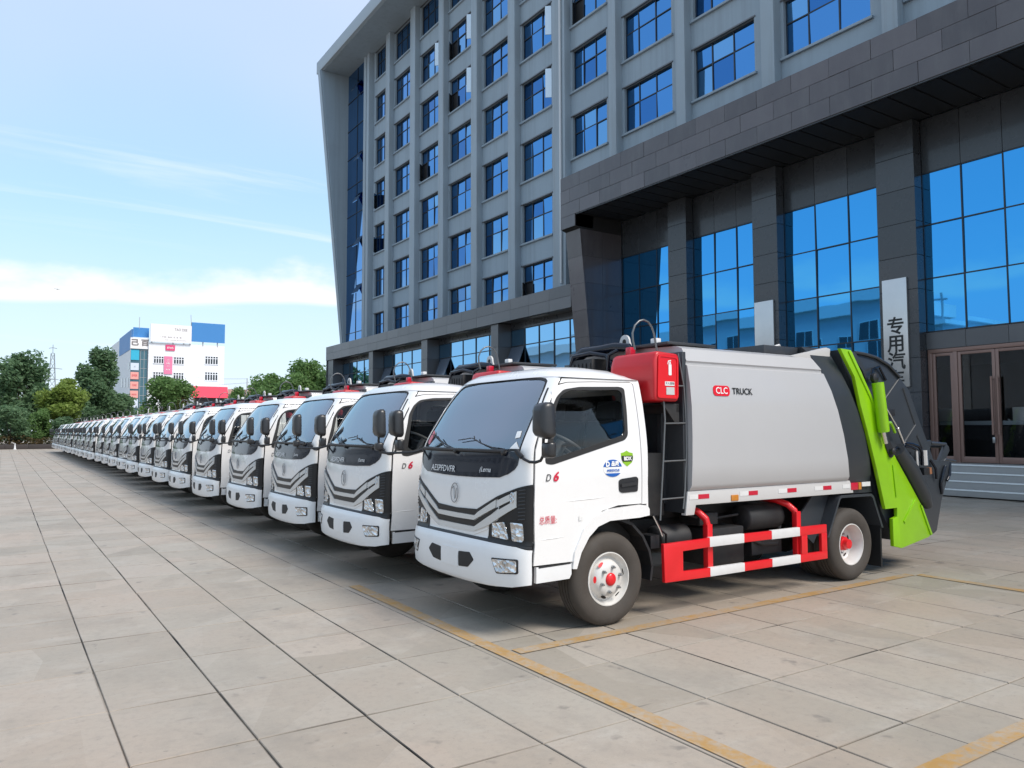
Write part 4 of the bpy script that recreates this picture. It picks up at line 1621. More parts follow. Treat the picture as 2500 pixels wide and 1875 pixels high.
    patch('rear_window', 'cab_glass', bk, lambda y, z: (4.488, y, z), [bw], 0, .003, (), (), (1, 0, 0))
    mb = MB()
    mb.box(3.36, 4.47, YC - .84, YC + .84, .90, .96)
    mb.box(3.75, 4.47, YC - .35, YC + .2, .96, 1.12)
    mb.build('cab_floor', 'cab_interior', t)
    mb = MB()
    mb.prism([(3.36, 1.0), (3.345, 1.30), (3.40, 1.372), (3.55, 1.382), (3.64, 1.33), (3.62, 1.12), (3.56, 1.0)], 1, YC - .80, YC + .80)
    mb.prism([(3.50, 1.38), (3.52, 1.43), (3.62, 1.43), (3.66, 1.33)], 1, YC - .62, YC - .22)
    keep(mb.build('dashboard', 'cab_interior', t, bevel=.015), 1)
    keep(MB().add([(3.42, 5.58, 1.388), (3.42, 6.12, 1.388), (3.50, 5.98, 1.435), (3.50, 5.56, 1.432), (3.555, 5.84, 1.49), (3.555, 5.49, 1.482)], [(0, 1, 2, 3), (3, 2, 4, 5)]).build('dash_paper', 'paper', t, smooth=0), 1)
    for y0, y1 in ((YC - .74, YC - .24), (YC - .16, YC + .74)):
        mb = MB()
        mb.box(3.86, 4.32, y0, y1, 1.02, 1.20)
        mb.prism([(4.26, 1.16), (4.37, 1.14), (4.44, 1.62), (4.36, 1.64)], 1, y0 + .01, y1 - .01)
        ym = (y0 + y1) / 2
        mb.prism([(4.36, 1.65), (4.44, 1.64), (4.455, 1.80), (4.385, 1.81)], 1, ym - .13, ym + .13)
        keep(mb.build('seat', 'seat_fabric', t, bevel=.03, seg=3), 1)
    sw = MB()
    wc = Vector((3.90, YC - .47, 1.425))
    ax_ = Vector((.52, 0, .85)).normalized()
    e1 = Vector((0, 1, 0))
    e2 = ax_.cross(e1)
    sw.tube([wc + e1 * (.21 * math.cos(q)) + e2 * (.21 * math.sin(q)) for q in [2 * math.pi * k / 28 for k in range(29)]], .0155, 8)
    for q in (R(10), R(170), R(270)):
        sw.tube([wc, wc + e1 * (.2 * math.cos(q)) + e2 * (.2 * math.sin(q))], .014, 6)
    sw.tube([wc + ax_ * .03, wc - ax_ * .05, wc - ax_ * .28], [.05, .05, .03], 10)
    keep(sw.build('steering_wheel', 'wheel_grey', t, smooth=50), 1)
    mb = MB()
    mb.box(3.72, 4.44, YC - .68, YC + .68, 1.925, 1.94)
    keep(mb.build('headliner', 'headliner', t), 1)
    # ---- wheels
    for far in (False, True):
        y = 4.765 if not far else 2 * YC - 4.765
        s = -1 if not far else 1
        lv[wheel(t, 4.07, y, s).name] = 0
        wheel(t, 7.36, y + s * -.012, s, True)
        w = wheel(t, 7.36, y - s * .252, s, True, detail=False)
    # ---- chassis
    mb = MB()
    for yy in (YC - .38, YC + .31):
        mb.box(3.45, 8.2, yy, yy + .07, .56, .74)
    for x in (3.6, 4.6, 5.3, 6.1, 6.8, 7.7):
        mb.box(x, x + .07, YC - .32, YC + .32, .58, .72)
    mb.box(3.42, 4.46, YC - .70, YC + .70, .62, .90)
    mb.lathe([(0, .055), (1.3, .055)], (4.07, YC - .65, .37), 'Y', 1, 12, True)
    mb.lathe([(0, .07), (1.2, .07)], (7.36, YC - .6, .37), 'Y', 1, 12, True)
    mb.lathe([(-.16, .05), (-.1, .17), (.1, .17), (.16, .05)], (7.36, YC, .37), 'Y', 1, 16, True)
    mb.tube([(4.9, YC, .62), (7.2, YC, .42)], .045, 10)
    mb.box(5.0, 7.7, YC - .42, YC + .42, .74, .905)
    mb.build('chassis', 'undercarriage', t, bevel=.006)
    mb = MB()
    mb.box(5.32, 5.80, 4.86, 5.22, .33, .66)
    mb.box(5.26, 5.5, 4.9, 5.16, .69, .80)
    keep(mb.build('battery_box', 'undercarriage', t, bevel=.012), 1)
    mb = MB()
    mb.lathe([(0, .001), (.004, .11), (.02, .125), (.50, .125), (.516, .11), (.52, .001)], (5.92, 5.0, .71), 'X', 1, 20)
    keep(mb.build('air_tank', 'undercarriage', t, smooth=50), 1)
    mb = MB()
    mb.lathe([(0, .001), (.004, .10), (.02, .115), (.36, .115), (.38, .001)], (4.78, 5.0, .60), 'X', 1, 18)
    keep(mb.build('air_tank', 'undercarriage', t, smooth=50), 1)
    mb = MB()
    mb.box(5.98, 6.42, 4.92, 5.3, .36, .50)
    mb.tube([(5.9, 4.95, .55), (6.1, 4.9, .46), (6.35, 4.93, .44), (6.5, 5.0, .60)], .02, 8)
    mb.tube([(4.62, 4.83, .84), (4.70, 4.82, .70), (4.78, 4.84, .66), (4.80, 4.86, .50)], .010, 6)
    mb.tube([(5.10, 4.9, .80), (5.4, 4.95, .73), (5.8, 4.93, .76)], .012, 6)
    mb.box(4.60, 4.70, 4.84, 5.0, .55, .66)
    keep(mb.build('brake_lines', 'black_plastic', t, smooth=40), 2)
    # ---- compactor body
    x5 = lambda z: 5.0
    xr = lambda z: itp(XR, z)
    xr2 = lambda z: itp(XR2, z)
    body = MB().loft(skin(full_section(BODY_SEC), x5, xr, 8)).build('refuse_body', 'body_grey', t, smooth=32)
    MB().loft(skin(full_section(REAR_SEC), lambda z: xr(z) + .004, xr2, 3)).build('rear_frame', 'dark_steel', t, smooth=32)
    for s in (1, -1):
        ya, yb = (4.776, 4.83) if s == 1 else (2 * YC - 4.83, 2 * YC - 4.776)
        MB().prism([(4.955, .812), (5.06, .812), (5.085, .896), (7.42, .895), (7.40, .955), (7.36, 1.024), (4.985, 1.018)], 1, ya, yb).build('side_rail', 'rail_grey', t, bevel=.006)
    mb = MB()
    mb.box(4.955, 5.0, 4.79, 2 * YC - 4.79, .83, 2.24)
    for y in (5.0, 5.6, 6.2):
        mb.box(4.90, 4.96, y, y + .06, .9, 2.2)
    keep(mb.build('body_bulkhead', 'dark_steel', t, bevel=.006), 0)
    mb = MB()
    mb.box(4.92, 5.55, 4.93, 2 * YC - 4.93, 2.318, 2.345)
    keep(mb.build('roof_plate', 'dark_steel', t, bevel=.008), 1)
    mb = MB()
    mb.box(6.3, 7.2, 4.98, 2 * YC - 4.98, 2.318, 2.40)
    keep(mb.build('roof_plate', 'dark_steel', t, bevel=.008), 1)
    mb = MB()
    for s in (1, -1):
        ya, yb = (4.845, 4.90) if s == 1 else (2 * YC - 4.90, 2 * YC - 4.845)
        mb.prism([(6.52, 2.285), (6.86, 2.265), (7.16, 2.21), (7.19, 2.395), (7.12, 2.405)], 1, ya, yb)
    keep(mb.build('roof_gusset', 'rail_grey', t, bevel=.004), 1)
    # lifting eyes
    mb = MB()
    pl = [(YC - .16, 2.30)] + [(YC - .05 + .068 * math.cos(q), 2.405 + .068 * math.sin(q)) for q in [math.pi - math.pi * k / 12 for k in range(13)]] + [(YC + .06, 2.30)]
    mb.prism(pl, 0, 5.0, 5.022)
    e = mb.build('lifting_eye', 'rail_grey', t, bevel=.003)
    MB().lathe([(-.002, .001), (-.002, .026), (.024, .026), (.024, .001)], (5.0, YC - .05, 2.405), 'X', 1, 14).build('eye_hole', 'grille_dark', e, smooth=30)
    keep(MB().box(4.99, 5.05, 5.14, 5.22, 2.345, 2.40).build('work_lamp', 'white_paint', t, bevel=.01), 1)
    # company lettering on the flank
    fy = lambda z: itp([(zz, yy) for yy, zz in BODY_SEC[5:10]], z) - .003
    pill = rounded([(5.283, 1.857), (5.500, 1.857), (5.500, 1.951), (5.283, 1.951)], .046, 8)
    o = patch('logo_badge', 'decal_red_bright', body, lambda x, z: (x, fy(z), z), [pill], .002, .003, (), frange(1.86, 1.95, .02))
    keep(o, 2)
    keep(lettering('logo_lettering', 'CLC', .083, 'decal_white', body, lambda tx, ty: (5.391 + tx, fy(1.903 + ty) - .005, 1.903 + ty), bold=.001), 2)
    keep(lettering('logo_lettering', 'TRUCK', .082, 'decal_black', body, lambda tx, ty: (5.672 + tx, fy(1.903 + ty) - .003, 1.903 + ty), bold=.0012, sx=1.02), 2)
    # reflective tape on the rail
    for xa, xb, m in ((5.0, 5.109, 'white_tape'), (5.111, 5.250, 'reflector_red'), (5.655, 5.774, 'white_tape'), (5.776, 5.905, 'reflector_red'), (6.205, 6.335, 'white_tape'), (6.337, 6.478, 'reflector_red'), (6.765, 6.90, 'white_tape'), (6.902, 7.04, 'reflector_red'), (7.231, 7.355, 'white_tape')):
        keep(MB().box(xa, xb, 4.773, 4.777, .947, .987).build('reflective_strip', m, t, smooth=0), 2)
    keep(MB().box(7.375, 7.50, 4.772, 4.80, .925, .999).build('tail_marker', 'reflector_red', t, bevel=.004), 2)
    keep(MB().box(7.51, 7.56, 4.772, 4.80, .925, .999).build('amber_lamp', 'amber', t, bevel=.004), 2)
    keep(MB().box(7.57, 7.72, 4.772, 4.785, .955, 1.0).build('reflective_strip', 'white_tape', t, smooth=0), 2)
    keep(MB().box(5.535, 5.630, 4.766, 4.79, .908, .962).build('amber_lamp', 'amber', t, bevel=.005), 2)
    # ---- red tool box, beacon and pipework behind the cab
    bx = MB()
    pr = rounded([(4.575, 1.80), (4.86, 1.795), (4.87, 2.21), (4.60, 2.225), (4.565, 2.12)], .035, 4)
    rings = []
    for y, k in ((4.745, .93), (4.752, .975), (4.765, 1.0), (5.25, 1.0), (5.29, .97), (5.31, .88)):
        rings.append([Vector((4.72 + (x - 4.72) * k, y, 2.0 + (z - 2.0) * k)) for x, z in pr])
    box = bx.loft(rings).build('tool_box', 'red_box', t, smooth=45)
    rim_o = rounded([(4.60, 1.825), (4.845, 1.82), (4.85, 2.185), (4.615, 2.195)], .03, 4)
    rim_i = rounded([(4.618, 1.842), (4.828, 1.838), (4.833, 2.168), (4.632, 2.177)], .025, 4)
    keep(patch('box_lid', 'red_paint', box, lambda x, z: (x, 4.744, z), [rim_o], .006, .01), 2)
    keep(patch('lid_rim', 'red_paint', box, lambda x, z: (x, 4.744, z), [rim_o, rim_i], .012, .01), 2)
    ex = MB()                                                       # extinguisher pictogram
    yy = 4.7355
    ex.add([(x, yy, z) for x, z in rounded([(4.735, 2.020), (4.770, 2.020), (4.770, 2.115), (4.735, 2.115)], .008, 3)], [tuple(range(16))])
    ex.add([(4.741, yy, 2.118), (4.764, yy, 2.118), (4.760, yy, 2.135), (4.745, yy, 2.135)], [(0, 1, 2, 3)])
    ex.add([(4.722, yy, 2.115), (4.730, yy, 2.145), (4.765, yy, 2.152), (4.765, yy, 2.142), (4.737, yy, 2.137), (4.731, yy, 2.112)], [(0, 1, 2, 3, 4, 5)])
    keep(ex.build('extinguisher_sign', 'decal_white', box, smooth=0), 2)
    keep(MB().box(4.690, 4.800, yy - .0015, yy + .003, 1.930, 1.966).build('box_label', 'decal_white', box, smooth=0), 2)
    keep(lettering('box_lettering', '灭火器箱', .026, 'decal_black', box, lambda tx, ty: (4.745 + tx, yy - .0035, 1.949 + ty)), 2)
    keep(MB().box(4.705, 4.800, yy - .0015, yy + .003, 1.853, 1.918).build('box_label', 'grille_silver', box, smooth=0), 2)
    mb = MB()
    mb.box(4.70, 4.96, 5.72, 6.06, 1.3, 2.24)
    for k in range(5):
        mb.box(4.686, 4.70, 5.74 + k * .06, 5.775 + k * .06, 1.9, 2.2)
    keep(mb.build('air_filter', 'undercarriage', t, bevel=.01), 1)
    mb = MB()
    pts = [(4.78, 6.08, 2.10), (4.76, 6.05, 2.26), (4.80, 5.95, 2.325), (4.84, 5.75, 2.33), (4.86, 5.56, 2.345), (4.90, 5.42, 2.33), (4.90, 5.36, 2.25)]
    mb.tube(pts, [.045, .06, .055, .05, .045, .04, .03], 10)
    mb.tube([(4.72, 6.1, 2.14), (4.70, 6.0, 2.28), (4.75, 5.8, 2.30), (4.78, 5.6, 2.26), (4.78, 5.5, 2.12)], .022, 8)
    mb.tube([(4.76, 5.56, 2.12), (4.74, 5.52, 2.26), (4.78, 5.44, 2.30)], .018, 8)
    keep(mb.build('hydraulic_hose', 'black_gloss', t, smooth=60), 1)
    mb = MB()
    mb.box(4.84, 4.91, 5.33, 5.40, 2.24, 2.325)
    keep(mb.build('beacon_lamp', 'reflector_red', t, bevel=.012), 1)
    mb = MB()
    mb.prism([(4.70, 1.78), (4.90, 1.78), (4.90, 1.60), (4.86, 1.60)], 1, 4.78, 4.80)
    mb.box(4.86, 4.90, 4.78, 5.2, 1.70, 1.78)
    mb.box(4.62, 4.92, 5.0, 6.3, .80, 1.35)
    mb.box(4.72, 4.94, 5.3, 6.2, 1.35, 1.76)
    mb.tube([(4.56, 5.1, .9), (4.58, 5.06, 1.3), (4.56, 5.12, 1.6), (4.6, 5.2, 1.85)], .02, 8)
    mb.tube([(4.60, 4.98, .85), (4.58, 4.95, 1.2), (4.62, 5.0, 1.5)], .014, 6)
    mb.build('pump_bracket', 'undercarriage', t, bevel=.006)
    keep(MB().tube([(4.595, 4.80, .83), (4.66, 4.795, .72), (4.69, 4.793, .655)], .008, 6).build('drain_pipe', 'chrome', t, smooth=40), 2)
    # ladder with a tall hooked rail
    mb = MB()
    lz = [(4.66, .79), (4.675, .96), (4.706, 1.30), (4.732, 1.642), (4.718, 1.825), (4.690, 2.02), (4.660, 2.18), (4.634, 2.296), (4.618, 2.37), (4.592, 2.43), (4.552, 2.47), (4.498, 2.484), (4.448, 2.470), (4.40, 2.43), (4.372, 2.365), (4.376, 2.30), (4.398, 2.225)]
    mb.tube([(x, 4.785, z) for x, z in lz], .0085, 8)
    mb.tube([(4.940, 4.79, .87), (4.965, 4.79, 1.05), (4.985, 4.785, 1.35), (4.985, 4.785, 1.64), (4.965, 4.785, 1.93), (4.905, 4.79, 2.22)], .0085, 8)
    for z, xa, xb in ((.965, 4.676, 4.955), (1.285, 4.705, 4.98), (1.608, 4.730, 4.985), (1.932, 4.703, 4.965)):
        mb.tube([(xa, 4.785, z), (xb, 4.785, z + .004)], .0075, 8)
    mb.build('ladder', 'ladder_steel', t, smooth=60)
    # ---- side guard in red and white
    for far in (False, True):
        s = (lambda y: 2 * YC - y) if far else (lambda y: y)
        ya, yb = sorted((s(4.722), s(4.757)))
        g = MB()
        g.prism([(4.635, .60), (5.196, .608), (5.196, .530), (4.862, .522), (4.862, .354), (5.198, .350), (5.208, .273), (4.645, .279)], 1, ya, yb)
        g.box(6.437, 6.870, ya, yb, .530, .613).box(6.444, 6.873, ya, yb, .276, .353)
        g.box(6.784, 6.872, ya + .0005, yb - .0005, .352, .531).box(6.470, 6.560, ya + .0005, yb - .0005, .352, .531)
        for z0, z1 in ((.532, .6095), (.276, .350)):
            g.box(5.15, 6.50, ya + .001, yb - .001, z0, z1)
        ya2, yb2 = sorted((s(4.759), s(4.815)))
        g.box(5.205, 5.270, ya2, yb2, .285, .72)
        g.box(6.45, 6.515, ya2, yb2, .285, .76)
        for x in (5.2375, 6.4825):
            g.tube([(x, s(4.787), .70), (x - .01, s(4.80), .765), (x - .05, s(4.85), .825), (x - .10, s(4.95), .862), (x - .14, s(5.14), .872)], .032, 8)
        gd = g.build('side_guard', 'red_paint', t, bevel=.006)
        for z0, z1 in ((.532, .611), (.277, .350)):
            for xa, xb in ((5.190, 5.640), (6.026, 6.444)):
                keep(MB().box(xa, xb, ya - .002, yb + .002, z0 - .002, z1 + .002).build('white_stripe', 'white_tape', gd, bevel=.004), 2)
    # ---- rear fender and flap
    for far in (False, True):
        s = (lambda y: 2 * YC - y) if far else (lambda y: y)
        ya, yb = sorted((s(4.775), s(5.30)))
        mb = MB()
        pr = [(6.955, .47), (7.165, .850), (7.205, .880), (7.74, .872), (7.785, .845), (7.945, .50)]
        pi = [(6.985, .47), (7.187, .838), (7.215, .852), (7.73, .846), (7.762, .826), (7.915, .50)]
        for i in range(len(pr) - 1):
            q = [pr[i], pr[i + 1], pi[i + 1], pi[i]]
            mb.prism(q, 1, ya, yb)
        fe = mb.build('rear_fender', 'slate_steel', t)
        y1, y2 = sorted((s(4.80), s(4.82)))
        MB().prism([(6.60, .62), (6.90, .88), (7.17, .875), (6.96, .48), (6.9, .40)], 1, *sorted((s(4.90), s(4.92)))).build('fender_skirt', 'slate_steel', fe)
        MB().box(7.905, 7.93, *sorted((s(4.79), s(5.28))), .085, .60).build('mud_flap', 'rubber', fe)
    # ---- tailgate: lime side plates, dark hopper, lifting gear
    for far in (False, True):
        s = (lambda y: 2 * YC - y) if far else (lambda y: y)
        ya, yb = sorted((s(4.712), s(4.752)))
        mb = MB()
        mb.prism([(7.164, 2.388), (7.347, 2.380), (7.525, 2.155), (7.676, 1.926), (7.745, 1.815), (7.799, 1.685), (7.822, 1.55), (8.092, 1.275), (8.591, .721), (8.791, .37), (8.721, .345), (8.177, .268), (8.025, .300), (8.022, .594), (8.11, .611), (8.112, .706), (7.89, .704), (7.74, 1.165), (7.597, 1.553), (7.492, 1.809), (7.399, 2.105)], 1, ya, yb)
        g = mb.build('tailgate_plate', 'lime', t, bevel=.004)
        y1, y2 = sorted((s(4.700), s(4.714)))
        mb = MB()
        mb.prism([(7.29, 2.365), (7.345, 2.362), (7.674, 1.922), (7.743, 1.812), (7.797, 1.682), (7.80, 1.56), (7.775, 1.56), (7.77, 1.672), (7.715, 1.80), (7.645, 1.905)], 1, y1, y2)
        mb.prism([(8.04, 1.17), (8.06, 1.17), (8.10, .83), (8.085, .82)], 1, y1, y2)
        mb.prism([(8.22, .56), (8.47, .79), (8.49, .77), (8.24, .53)], 1, y1, y2)
        mb.prism([(8.56, .72), (8.60, .70), (8.79, .375), (8.76, .365)], 1, y1, y2)
        keep(mb.build('plate_rib', 'lime', g, bevel=.003), 1)
        keep(MB().prism(rounded([(7.90, 1.40), (7.95, 1.48), (8.07, 1.33), (8.06, 1.26), (7.985, 1.245)], .03, 3), 1, *sorted((s(4.708), s(4.70)))).build('plate_opening', 'rubber', g), 1)
        mb = MB()
        mb.tube([(7.735, s(4.665), 2.05), (7.80, s(4.66), 1.60), (7.815, s(4.66), 1.53)], [.062, .062, .058], 16)
        mb.tube([(7.86, s(4.67), 1.63), (7.965, s(4.67), 1.625), (8.0, s(4.67), 1.585), (8.06, s(4.68), 1.52)], .016, 6)
        mb.box(7.82, 7.98, *sorted((s(4.69), s(4.70))), 1.545, 1.63)
        keep(mb.build('lift_cylinder', 'lime', t, smooth=50), 1)
        mb = MB()
        mb.tube([(7.80, s(4.66), 1.53), (7.86, s(4.67), 1.41)], .028, 10)
        mb.tube([(7.926, s(4.74), 1.869), (8.21, s(4.735), 1.57)], .012, 8)
        mb.tube([(8.21, s(4.735), 1.57), (8.32, s(4.735), 1.40)], .018, 8)
        mb.tube([(8.545, s(4.72), 1.31), (8.55, s(4.72), 1.15)], .022, 8)
        mb.tube([(8.70, s(4.72), 1.32), (8.705, s(4.72), 1.15)], .045, 12)
        mb.tube([(8.71, s(4.73), .85), (8.77, s(4.73), .74)], .03, 8)
        keep(mb.build('cylinder_rod', 'chrome', t, smooth=50), 1)
        mb = MB()
        mb.tube([(8.33, s(4.72), 1.40), (8.46, s(4.715), 1.39), (8.58, s(4.71), 1.36), (8.64, s(4.71), 1.30), (8.645, s(4.71), 1.15)], .016, 8)
        mb.tube([(8.33, s(4.73), 1.37), (8.46, s(4.725), 1.355), (8.56, s(4.72), 1.32), (8.60, s(4.72), 1.2)], .014, 8)
        keep(mb.build('hydraulic_hose', 'black_gloss', t, smooth=50), 1)
        mb = MB()
        mb.tube([(8.17, s(4.73), 1.33), (8.40, s(4.73), 1.12), (8.64, s(4.73), .83), (8.77, s(4.73), .69)], [.085, .10, .095, .05], 14)
        mb.prism([(7.93, 1.45), (8.15, 1.42), (8.55, 1.18), (8.56, 1.02), (8.30, 1.10)], 1, *sorted((s(4.755), s(4.80))))
        keep(mb.build('press_cylinder', 'dark_steel', t, smooth=40), 1)
        keep(MB().tube([(8.79, s(4.72), 1.12), (8.80, s(4.72), 1.05)], .03, 10).build('hose_cap', 'copper', t, smooth=40), 2)
    mb = MB()
    mb.prism([(7.30, 2.39), (7.723, 2.378), (7.951, 2.35), (8.183, 2.28), (8.403, 2.15), (8.611, 2.0), (8.70, 1.84), (8.811, 1.645), (8.953, 1.42), (9.08, 1.20), (9.473, 1.175), (9.335, .90), (9.223, .714), (9.10, .378), (8.986, .335), (8.2, .34), (7.95, .72)], 1, 4.815, 2 * YC - 4.815)
    hop = mb.build('hopper', 'slate_steel', t, bevel=.008)
    mb = MB()
    for s in ((lambda y: y), (lambda y: 2 * YC - y)):
        for a, b in (((8.41, 2.13), (8.085, 1.87)), ((8.478, 2.02), (8.698, 1.617)), ((8.705, 1.603), (8.475, 1.415)), ((8.732, 1.487), (8.843, 1.337)), ((8.085, 1.87), (8.02, 1.95))):
            mb.tube([(a[0], s(4.815), a[1]), (b[0], s(4.815), b[1])], .011, 6)
        arc = [(7.55, 2.385), (7.723, 2.378), (7.951, 2.35), (8.183, 2.28), (8.403, 2.15)]
        mb.tube([(x, s(4.80), z - .01) for x, z in arc], .016, 6)
        mb.prism([(7.50, 2.37), (7.655, 2.215), (7.715, 2.09), (7.93, 2.12), (7.92, 2.09), (7.70, 2.05), (7.62, 2.18), (7.44, 2.33)], 1, *sorted((s(4.76), s(4.815))))
    keep(mb.build('hopper_rib', 'slate_steel', hop, smooth=40), 1)
    mb = MB()
    for y in (4.93, 2 * YC - 4.97):
        mb.prism([(9.02, 1.22), (9.12, 1.415), (9.26, 1.425), (9.25, 1.37), (9.15, 1.18)], 1, y, y + .04)
        mb.prism([(9.24, .89), (9.36, 1.09), (9.60, 1.38), (9.66, 1.34), (9.67, 1.29), (9.42, 1.04), (9.28, .86)], 1, y, y + .04)
        mb.tube([(9.27, y + .02, 1.39), (9.62, y + .02, 1.37)], .022, 8)
        mb.tube([(9.45, y, 1.10), (9.55, y, 1.19), (9.80, y, 1.16)], .016, 8)
    mb.tube([(9.62, 4.95, 1.35), (9.62, 2 * YC - 4.95, 1.35)], .03, 10)
    mb.tube([(9.20, 4.95, 1.20), (9.20, 2 * YC - 4.95, 1.20)], .03, 10)
    keep(mb.build('bin_lifter', 'slate_steel', t, bevel=.004), 1)
    for q in ((8.10, 8.24, 4.775, 4.812, 1.70, 1.78), (8.36, 8.52, 4.765, 4.812, 1.20, 1.30), (8.66, 8.78, 4.70, 4.812, 1.04, 1.12)):
        keep(MB().box(*q).build('cylinder_bracket', 'black_plastic', hop, bevel=.008), 2)
    for c, rr in (((8.78, 4.815, .80), .05), ((8.0, 4.70, 1.32), .035), ((7.72, 4.71, 2.10), .05)):
        keep(MB().lathe([(0, .001), (0, rr), (.04, rr), (.05, rr * .6), (.052, .001)], c, 'Y', -1, 18).build('pivot_pin', 'black_plastic', hop, smooth=40), 2)
    for pts, rr in (([(7.68, 4.70, 2.12), (7.80, 4.76, 2.20), (7.98, 4.79, 2.24), (8.12, 4.80, 2.10)], .013), ([(8.02, 4.70, 1.30), (8.12, 4.70, 1.36), (8.24, 4.71, 1.33), (8.33, 4.72, 1.40)], .012),
                    ([(9.30, 4.80, 1.12), (9.22, 4.79, 1.02), (9.19, 4.80, .92), (9.22, 4.81, .80)], .018), ([(8.98, 4.80, 1.20), (9.05, 4.78, 1.10), (9.08, 4.79, .98)], .014), ([(9.45, 4.82, 1.16), (9.40, 4.80, 1.02), (9.33, 4.80, .95)], .016)):
        keep(MB().tube(pts, rr, 8).build('grease_hose', 'black_gloss', hop, smooth=50), 2)
    mb = MB()
    mb.tube([(6.45, 5.25, 2.34), (6.55, 5.2, 2.36), (6.70, 5.15, 2.42), (6.82, 5.2, 2.445), (6.93, 5.25, 2.42), (6.80, 5.28, 2.38), (6.55, 5.25, 2.345), (6.95, 5.12, 2.41), (7.08, 5.1, 2.41)], .014, 8)
    keep(mb.build('cover_rope', 'white_tape', t, smooth=60), 2)
    return t, lv


mat('decal_red_bright', (.72, .006, .016), .35, coat=.3)
mat('wheel_grey', (.10, .10, .105), .45)
mat('copper', (.45, .20, .10), .4, metal=.6)

truck, LEVEL = make_truck()
NEEDED = ('front_panel', 'windscreen', 'black_nose', 'grille', 'headlight', 'bumper', 'fog', 'cab_side', 'door', 'window', 'side_window', 'roof', 'wing_mirror', 'mirror_arm', 'wide', 'wheel', 'tyre', 'chassis', 'refuse_body', 'tool_box', 'lifting_eye', 'ladder', 'mud_guard', 'rear_frame', 'tailgate_plate', 'cab_back', 'cab_floor')
for o in [o for c in truck.children for o in [c] + list(c.children)]:
    if LEVEL.get(o.name, 0) == 0:
        LEVEL[o.name] = -1 if o.name.startswith(NEEDED) else 0
first_kids = [(c, list(c.children)) for c in truck.children]


def decals(t):
    """door stickers and hand lettering that only the first truck shows, its door being in full view"""
    d = [c for c in t.children if c.name.startswith('door') and c.type == 'MESH'][0]
    n = 40
    ring = [(4.102 + .098 * math.cos(2 * math.pi * k / n), 1.247 + .069 * math.sin(2 * math.pi * k / n)) for k in range(n)]
    up = [p for p in ring if p[1] >= 1.247 + .001]
    band = sorted([p for p in ring if p[1] < 1.212], key=lambda p: math.atan2(p[1] - 1.247, p[0] - 4.102))
    spatch('round_sticker', 'decal_white', d, [ring], .002, .003)
    up = sorted(up, key=lambda p: math.atan2(p[1] - 1.247, p[0] - 4.102))
    spatch('sticker_print', 'decal_blue', d, [up], .004, .003)
    spatch('sticker_print', 'decal_blue', d, [band], .004, .003)
    near_text('sticker_lettering', 'D', .055, 'decal_white', d, 4.048, 1.279, -.008, bold=.003)
    near_text('sticker_lettering', '品质', .040, 'decal_white', d, 4.125, 1.281, -.008, bold=.002)
    near_text('sticker_lettering', '★EREXCUS', .026, 'decal_blue', d, 4.102, 1.229, -.008, bold=.001)
    sh = [(4.262, 1.385), (4.292, 1.370), (4.326, 1.364), (4.328, 1.325), (4.312, 1.288), (4.258, 1.256), (4.214, 1.288), (4.199, 1.325), (4.199, 1.366), (4.232, 1.372)]
    spatch('shield_sticker', 'decal_lime', d, [sh], .002, .003)
    spatch('shield_band', 'decal_black', d, [[(4.203, 1.343), (4.323, 1.343), (4.321, 1.309), (4.308, 1.296), (4.216, 1.296), (4.204, 1.309)]], .004, .003)
    near_text('shield_lettering', 'BDX', .040, 'decal_white', d, 4.262, 1.320, -.009, bold=.002)
    near_text('hand_lettering', '总质量:', .066, 'decal_red', d, 3.452, .872, sx=.78)
    near_text('hand_lettering', 'L:', .055, 'grille_silver', d, 3.762, .868)
    fpatch('warning_triangle', 'paper', t, [[(-.735, 1.466), (-.790, 1.412), (-.680, 1.412)]], -.002, .002)
    fpatch('inspection_sticker', 'decal_pink', t, [rounded([(.775, 1.56), (.775, 1.45), (.70, 1.42), (.715, 1.53)], .02, 3)], -.004, .002)
    fpatch('permit_paper', 'paper', t, [[(-.70, 1.545), (-.75, 1.55), (-.757, 1.50), (-.705, 1.492)]], -.003, .002)


decals(truck)

ORD = 'first second third fourth fifth sixth seventh eighth ninth tenth eleventh twelfth thirteenth fourteenth fifteenth sixteenth seventeenth eighteenth nineteenth twentieth twenty-first twenty-second twenty-third twenty-fourth twenty-fifth twenty-sixth'.split()
truck['label'] = 'nearest white garbage truck, lettered flank, red side guard and lime green tailgate in full view'


def copy_truck(src, kids, lv, depth, loc, rz, label):
    r = src.copy()
    COL.objects.link(r)
    r.location = loc
    r.rotation_euler = (0, 0, rz)
    r['label'] = label
    for c, gs in kids:
        if lv.get(c.name, 0) > depth:
            continue
        n = c.copy()
        COL.objects.link(n)
        n.parent = r
        for g in gs:
            if lv.get(g.name, 0) > depth:
                continue
            m = g.copy()
            COL.objects.link(m)
            m.parent = n
    return r


row_y = [0, 2.47, 4.75, 7.14, 9.68, 12.2, 14.55, 17.08, 19.52, 21.96, 24.56, 27.1, 29.6, 32.1, 34.6, 37.1, 39.6, 42.1, 44.6, 47.1, 49.6, 52.1, 54.6, 57.1, 59.6, 62.1]
for k in range(1, 26):
    lab = {1: 'second truck in the row, its cab standing just behind the lettered nearest truck',
           25: 'last and farthest white truck, at the far end of the row by the planting bed'}.get(k)
    if lab is None:
        lab = '%s white garbage truck of the row, counted from the lettered near end' % ORD[k]
    copy_truck(truck, first_kids, LEVEL, 2 if k < 3 else 1 if k < 9 else 0 if k < 14 else -1, (3.1 + random.uniform(-.05, .05), YC + row_y[k], 0), R(random.uniform(-.6, .6)), lab)
# ================================================================== background
set_org((0, 0, 0))


